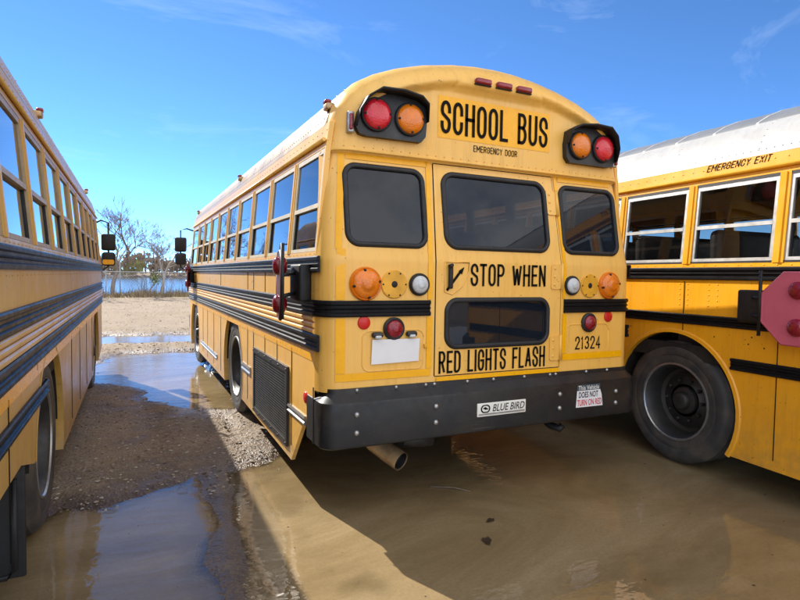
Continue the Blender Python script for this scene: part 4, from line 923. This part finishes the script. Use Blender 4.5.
# ------------------------------------------------------------------ loose stones on the gravel (uncountable)
def stones(n, xr, yr, smin, smax, seed, name, dens=None):
    g = np.random.default_rng(seed); mb = MB()
    base = [Vector(q).normalized() for q in ((1,0,0),(-1,0,0),(0,1,0),(0,-1,0),(0,0,1),(0,0,-1),(1,1,.6),(-1,1,.6),(1,-1,.6),(-1,-1,.6))]
    bm = bmesh.new(); [bm.verts.new(q) for q in base]; bmesh.ops.convex_hull(bm, input=bm.verts[:]); bm.verts.index_update()
    bv = np.array([q.co for q in bm.verts]); bf = [[q.index for q in f.verts] for f in bm.faces]; bm.free()
    X = g.uniform(*xr, n); Y = yr[0]+(yr[1]-yr[0])*g.random(n)**1.35; H = height(X, Y)
    for x, y, h in zip(X, Y, H):
        if h < WATER_Z-0.010: continue
        s = smin+(smax-smin)*g.random()**4; a = g.uniform(0, 6.28); k = bv*(1+0.35*(g.random(bv.shape)-0.5))*np.array([s*g.uniform(.8,1.4), s, s*g.uniform(.45,.8)])
        c, sn = math.cos(a), math.sin(a); k = np.stack([k[:,0]*c-k[:,1]*sn, k[:,0]*sn+k[:,1]*c, k[:,2]], -1)+np.array([x, y, h+s*0.15])
        mb.add(k, bf, int(g.integers(0, 3)))
    return mb.build(name, ['stone_a', 'stone_b', 'stone_c'])
simple('stone_a', (0.36, 0.29, 0.21), 0.85, 0, 0.2, 3); simple('stone_b', (0.20, 0.15, 0.105), 0.8, 0, 0.3, 3); simple('stone_c', (0.46, 0.41, 0.34), 0.85, 0, 0.2, 3)
tag(stones(15000, (-3.3, 0.2), (0.8, 12), 0.003, 0.015, 5, 'loose_gravel'), kind='stuff')
tag(stones(9000, (-9, 6), (8, 31), 0.006, 0.026, 6, 'coarse_gravel'), kind='stuff')

# ------------------------------------------------------------------ litter: crumpled tarp, leaves, twigs
mb = MB(); nxx, nyy = 26, 20; vs_ = []
for j in range(nyy):
    for i in range(nxx):
        a, b = i/(nxx-1)-0.5, j/(nyy-1)-0.5; q = Vector((a*6, b*6, 3.1)); rr = max(0, 1-(a*a+b*b)*3.4)
        h = rr**0.6*(0.13+0.16*abs(mnoise.noise(q*1.3))+0.07*abs(mnoise.noise(q*3.1)))
        vs_.append((a*0.52*(1+0.3*mnoise.noise(q*0.9)), b*0.75*(1+0.3*mnoise.noise(q*0.8)), h-0.03))
mb.add(vs_, [(j*nxx+i, j*nxx+i+1, (j+1)*nxx+i+1, (j+1)*nxx+i) for j in range(nyy-1) for i in range(nxx-1)], 0, False)
o = mb.build('tarp', 'tarp_blue'); o.location = (-0.86, 6.05, -0.03); tag(o, 'crumpled blue plastic tarp on the mud under the middle bus', 'tarp')
def leaf(x, y, s, a, label):
    mb = MB(); k = 9
    out = [(s*math.cos(2*math.pi*i/k)*(1+0.3*((i*7) % 3-1)), s*0.6*math.sin(2*math.pi*i/k)*(1+0.25*((i*5) % 3-1))) for i in range(k)]
    c, sn = math.cos(a), math.sin(a)
    top = [(px*c-py*sn, px*sn+py*c, 0.006+0.35*s*(px/s)**2*0.3) for px, py in out]; bot = [(q[0], q[1], q[2]-0.002) for q in top]
    mb.add(top+bot+[(0,0,0.004),(0,0,0.002)], [(i, (i+1) % k, 2*k) for i in range(k)]+[((i+1) % k+k, i+k, 2*k+1) for i in range(k)]+[(i, (i+1) % k, (i+1) % k+k, i+k) for i in range(k)])
    o = mb.build('fallen_leaf', 'leaf_litter'); o.location = (x, y, WATER_Z+0.001); tag(o, label, 'leaf')
leaf(-0.23, -0.26, 0.032, 0.5, 'small dark curled leaf floating in the rear shadow, upper of the two'); leaf(-0.40, -0.47, 0.042, 1.2, 'bigger dark leaf floating in the rear shadow nearest the camera')
g = np.random.default_rng(77); mb = MB()
for q in range(170):
    x, y = g.uniform(-2.6, 3.2), g.uniform(-2.2, 2.2) if q % 3 else g.uniform(3.5, 8)
    if height(x, y) > WATER_Z-0.003: continue
    s_ = 0.003+0.012*g.random()**3; a = g.uniform(0, 6.28); nn = 5; o_ = [(x+s_*g.uniform(.6, 1.4)*math.cos(a+2*math.pi*i/nn), y+s_*g.uniform(.5, 1.2)*math.sin(a+2*math.pi*i/nn)) for i in range(nn)]
    mb.add([(px, py, WATER_Z-0.001) for px, py in o_]+[(x, y, WATER_Z+0.003)], [(i, (i+1) % nn, nn) for i in range(nn)])
tag(mb.build('floating_specks', 'leaf_litter'), kind='stuff')
def twig(pts, r, label):
    mb = MB(); mb.tube(pts, r, 6); o = mb.build('twig', 'stone_b'); tag(o, label, 'twig')
twig([(-0.30, 0.36, WATER_Z+0.006), (-0.16, 0.26, WATER_Z+0.010), (-0.09, 0.17, WATER_Z+0.005)], [0.007, 0.005, 0.003], 'thin twig lying in the muddy water behind the exhaust')

# ------------------------------------------------------------------ fence along the shore
FY = 31.5
root = bpy.data.objects.new('chain_link_fence', None); COL.objects.link(root); root.location = (0, FY, 0); tag(root, 'low chain link fence with a galvanized top rail along the lake shore', 'fence')
mb = MB(); mb.tube([(-60, 0, 1.40), (60, 0, 1.40)], 0.03, 6); mb.build('top_rail', 'galv', root)
for i in range(41):
    mb = MB(); x = -58.9+2.93*i; mb.tube([(x, 0, -0.1), (x, 0, 1.43 if i % 5 else 1.44)], 0.032, 6); mb.lathe([(0.04, 1.43), (0.03, 1.47), (0.001, 1.48)], (x, 0, 0), 'z', 8); mb.build('post', 'galv', root)
mb = MB()
for i in range(-420, 420):
    x = i*0.14
    for sg in (1, -1): mb.add([(x-.005, 0.04, 0.05), (x+.005, 0.04, 0.05), (x+sg*1.3+.005, 0.04, 1.38), (x+sg*1.3-.005, 0.04, 1.38)], [(0,1,2,3)])
mb.build('wire_mesh', 'galv', root)
k = bpy.data.objects.new('pole', None)
mb = MB(); mb.tube([(0, 0, -0.1), (0, 0, 2.5)], [0.035, 0.03], 8); o = mb.build('pole', 'galv'); o.location = (-2.55, 33.0, -0.1); tag(o, 'thin pale pole standing behind the shore fence between the two bare trees', 'pole')
bpy.data.objects.remove(k)

# ------------------------------------------------------------------ bare winter trees
def bare_tree(x, y, H, seed, label, spread=0.62, mat='bark', lean=(0, 0), fork=0.22, levels=7, zoff=0.0):
    g = random.Random(seed); rt = bpy.data.objects.new('bare_tree', None); COL.objects.link(rt); rt.location = (x, y, float(height(x, y))-0.05+zoff); tag(rt, label, 'tree', 'leafless trees round the lot')
    trunk, crown = MB(), MB(); r0 = H*0.018+0.015
    def grow(p, d, ln, r, lv):
        pts = [p]; n = 4
        for i in range(n):
            d = (d+Vector((g.gauss(0, .10), g.gauss(0, .10), g.gauss(0.03, .06)))).normalized(); pts.append(pts[-1]+d*ln/n)
        (trunk if lv == 0 else crown).tube(pts, [max(0.0065, r*(1-0.35*i/n)) for i in range(n+1)], 6 if lv < 2 else 3, caps=False)
        if lv >= levels: return
        nb = (3 if lv < 2 else g.choice((2, 3, 3)))
        for b in range(nb):
            q = pts[-1] if b == 0 else pts[g.randint(2, n)]
            ax = Vector((g.gauss(0, 1), g.gauss(0, 1), g.gauss(0, .35))).normalized()
            nd = (d+ax*g.uniform(spread*0.6, spread*1.35)).normalized()
            grow(q, nd, ln*g.uniform(0.62, 0.86), r*(0.66 if b == 0 else 0.52), lv+1)
    grow(Vector((0, 0, 0)), Vector((lean[0], lean[1], 1)).normalized(), H*fork, r0, 0)
    trunk.build('trunk', mat, rt); crown.build('crown', mat, rt)
bare_tree(-2.95, 33.0, 7.4, 3, 'bare tree with a thin wide crown rising over the left bus mirror by the lake')
bare_tree(-0.35, 33.4, 6.3, 8, 'bare rounded tree by the lake just left of the middle bus', 0.7, 'bark_pale')
bare_tree(2.5, 36, 4.6, 14, 'smaller bare tree mostly hidden behind the front of the middle bus')
for i, (x, y, H) in enumerate(((-10.2, 30.2, 8.2), (-7.6, 32.6, 7.2), (-5.6, 31.0, 7.8), (-14, 33.5, 8.5))):
    bare_tree(x, y, H, 30+i, ('bare lakeside tree behind the left bus, reflected in the rearmost side windows', 'lower bare tree behind the left bus, reflected in the middle side windows', 'bare tree just behind the left bus, reflected in the front side windows', 'largest bare tree far off to the left behind the left bus')[i], 0.6, 'bark', (0, 0), 0.22, 6)
# bent sapling with a few green leaves at the fence
rt = bpy.data.objects.new('sapling', None); COL.objects.link(rt); rt.location = (-0.98, 30.9, 0.0); tag(rt, 'small bent sapling with a green tuft in front of the shore fence', 'sapling')
mb = MB(); mb.tube([(0.05,0,0),(-0.12,0,0.25),(-0.02,0,0.5),(0.16,0,0.75),(0.22,0,0.98)], [0.05,0.045,0.04,0.03,0.02], 6); mb.build('trunk', 'bark', rt)
mb = MB(); g = random.Random(4)
for i in range(170):
    c = Vector((0.2+g.gauss(0, .14), g.gauss(0, .14), 1.05+g.gauss(0, .17))); a = Vector((g.gauss(0,1), g.gauss(0,1), g.gauss(0,1))).normalized()*0.06; b = a.orthogonal().normalized()*0.03; mb.add([c-a, c+b, c+a, c-b], [(0,1,2,3)])
mb.build('crown', 'leaf_green', rt)

# ------------------------------------------------------------------ brush and far woods (uncountable)
def brush(name, n, xr, yr, h, mats, seed, wid=0.012, flat=1.0):
    g = np.random.default_rng(seed); mb = MB(); X = g.uniform(*xr, n); Y = g.uniform(*yr, n); Z = height(X, Y)
    for x, y, z in zip(X, Y, Z):
        hh = h*g.uniform(.25, 1)*(0.6+0.8*abs(math.sin(x*0.9)+math.sin(x*2.3+1))*0.5); a = g.uniform(0, 6.28); l = hh*g.normal(0, .45)*flat
        w = wid*g.uniform(.6, 1.6); c, s = math.cos(a)*w, math.sin(a)*w; d, e = math.cos(a*3)*l, math.sin(a*3)*l
        mb.add([(x-c, y-s, z-.03), (x+c, y+s, z-.03), (x+d*.4+c*.7, y+e*.4+s*.7, z+hh*.6), (x+d*.4-c*.7, y+e*.4-s*.7, z+hh*.6), (x+d, y+e, z+hh)], [(0,1,2,3), (3,2,4)], int(g.integers(0, len(mats))))
    return tag(mb.build(name, mats), kind='stuff')
brush('dry_shore_grass', 15000, (-22, 14), (29.3, 33.5), 0.42, ['dry_grass', 'dry_brown', 'dry_grass'], 21)
brush('shore_brush', 1500, (-22, 14), (31.8, 34.0), 1.1, ['dry_brown', 'bark'], 22, 0.014)
def far_woods():
    g = np.random.default_rng(31); mb = MB(); n = 15000
    X = np.concatenate([g.uniform(-420, 420, n)]); Y = 238+g.random(n)*40
    for x, y in zip(X, Y):
        H = (4.2+3.2*(math.sin(x*0.045)+0.7*math.sin(x*0.11+2)+0.5*math.sin(x*0.31))*0.5+g.random()*2.2)*(1.0+0.25*(y-238)/40)
        z = g.random()**0.7*max(1.5, H); s = g.uniform(0.35, 1.3); a = g.uniform(0, 3.14); c, q = math.cos(a)*s, math.sin(a)*s*0.5
        mi = 2 if (math.sin(x*0.13+1.7) > 0.72 and z < H*0.8) else int(g.integers(0, 2))
        mb.add([(x-c, y-q, z+.3-s*.7), (x+c*0.4, y+q, z+.1-s*.5), (x+c, y+q, z+s*.6), (x-c*.3, y-q, z+s*1.0)], [(0,1,2,3)], mi)
        if g.random() < 0.25: mb.add([(x-.1, y, 0), (x+.1, y, 0), (x+g.normal(0,.6)+.03, y, H*1.15), (x-.03, y, H*1.1)], [(0,1,2,3)], 0)
    tag(mb.build('far_woods', ['wood_far', 'dry_brown', 'wood_olive']), kind='stuff')
far_woods()
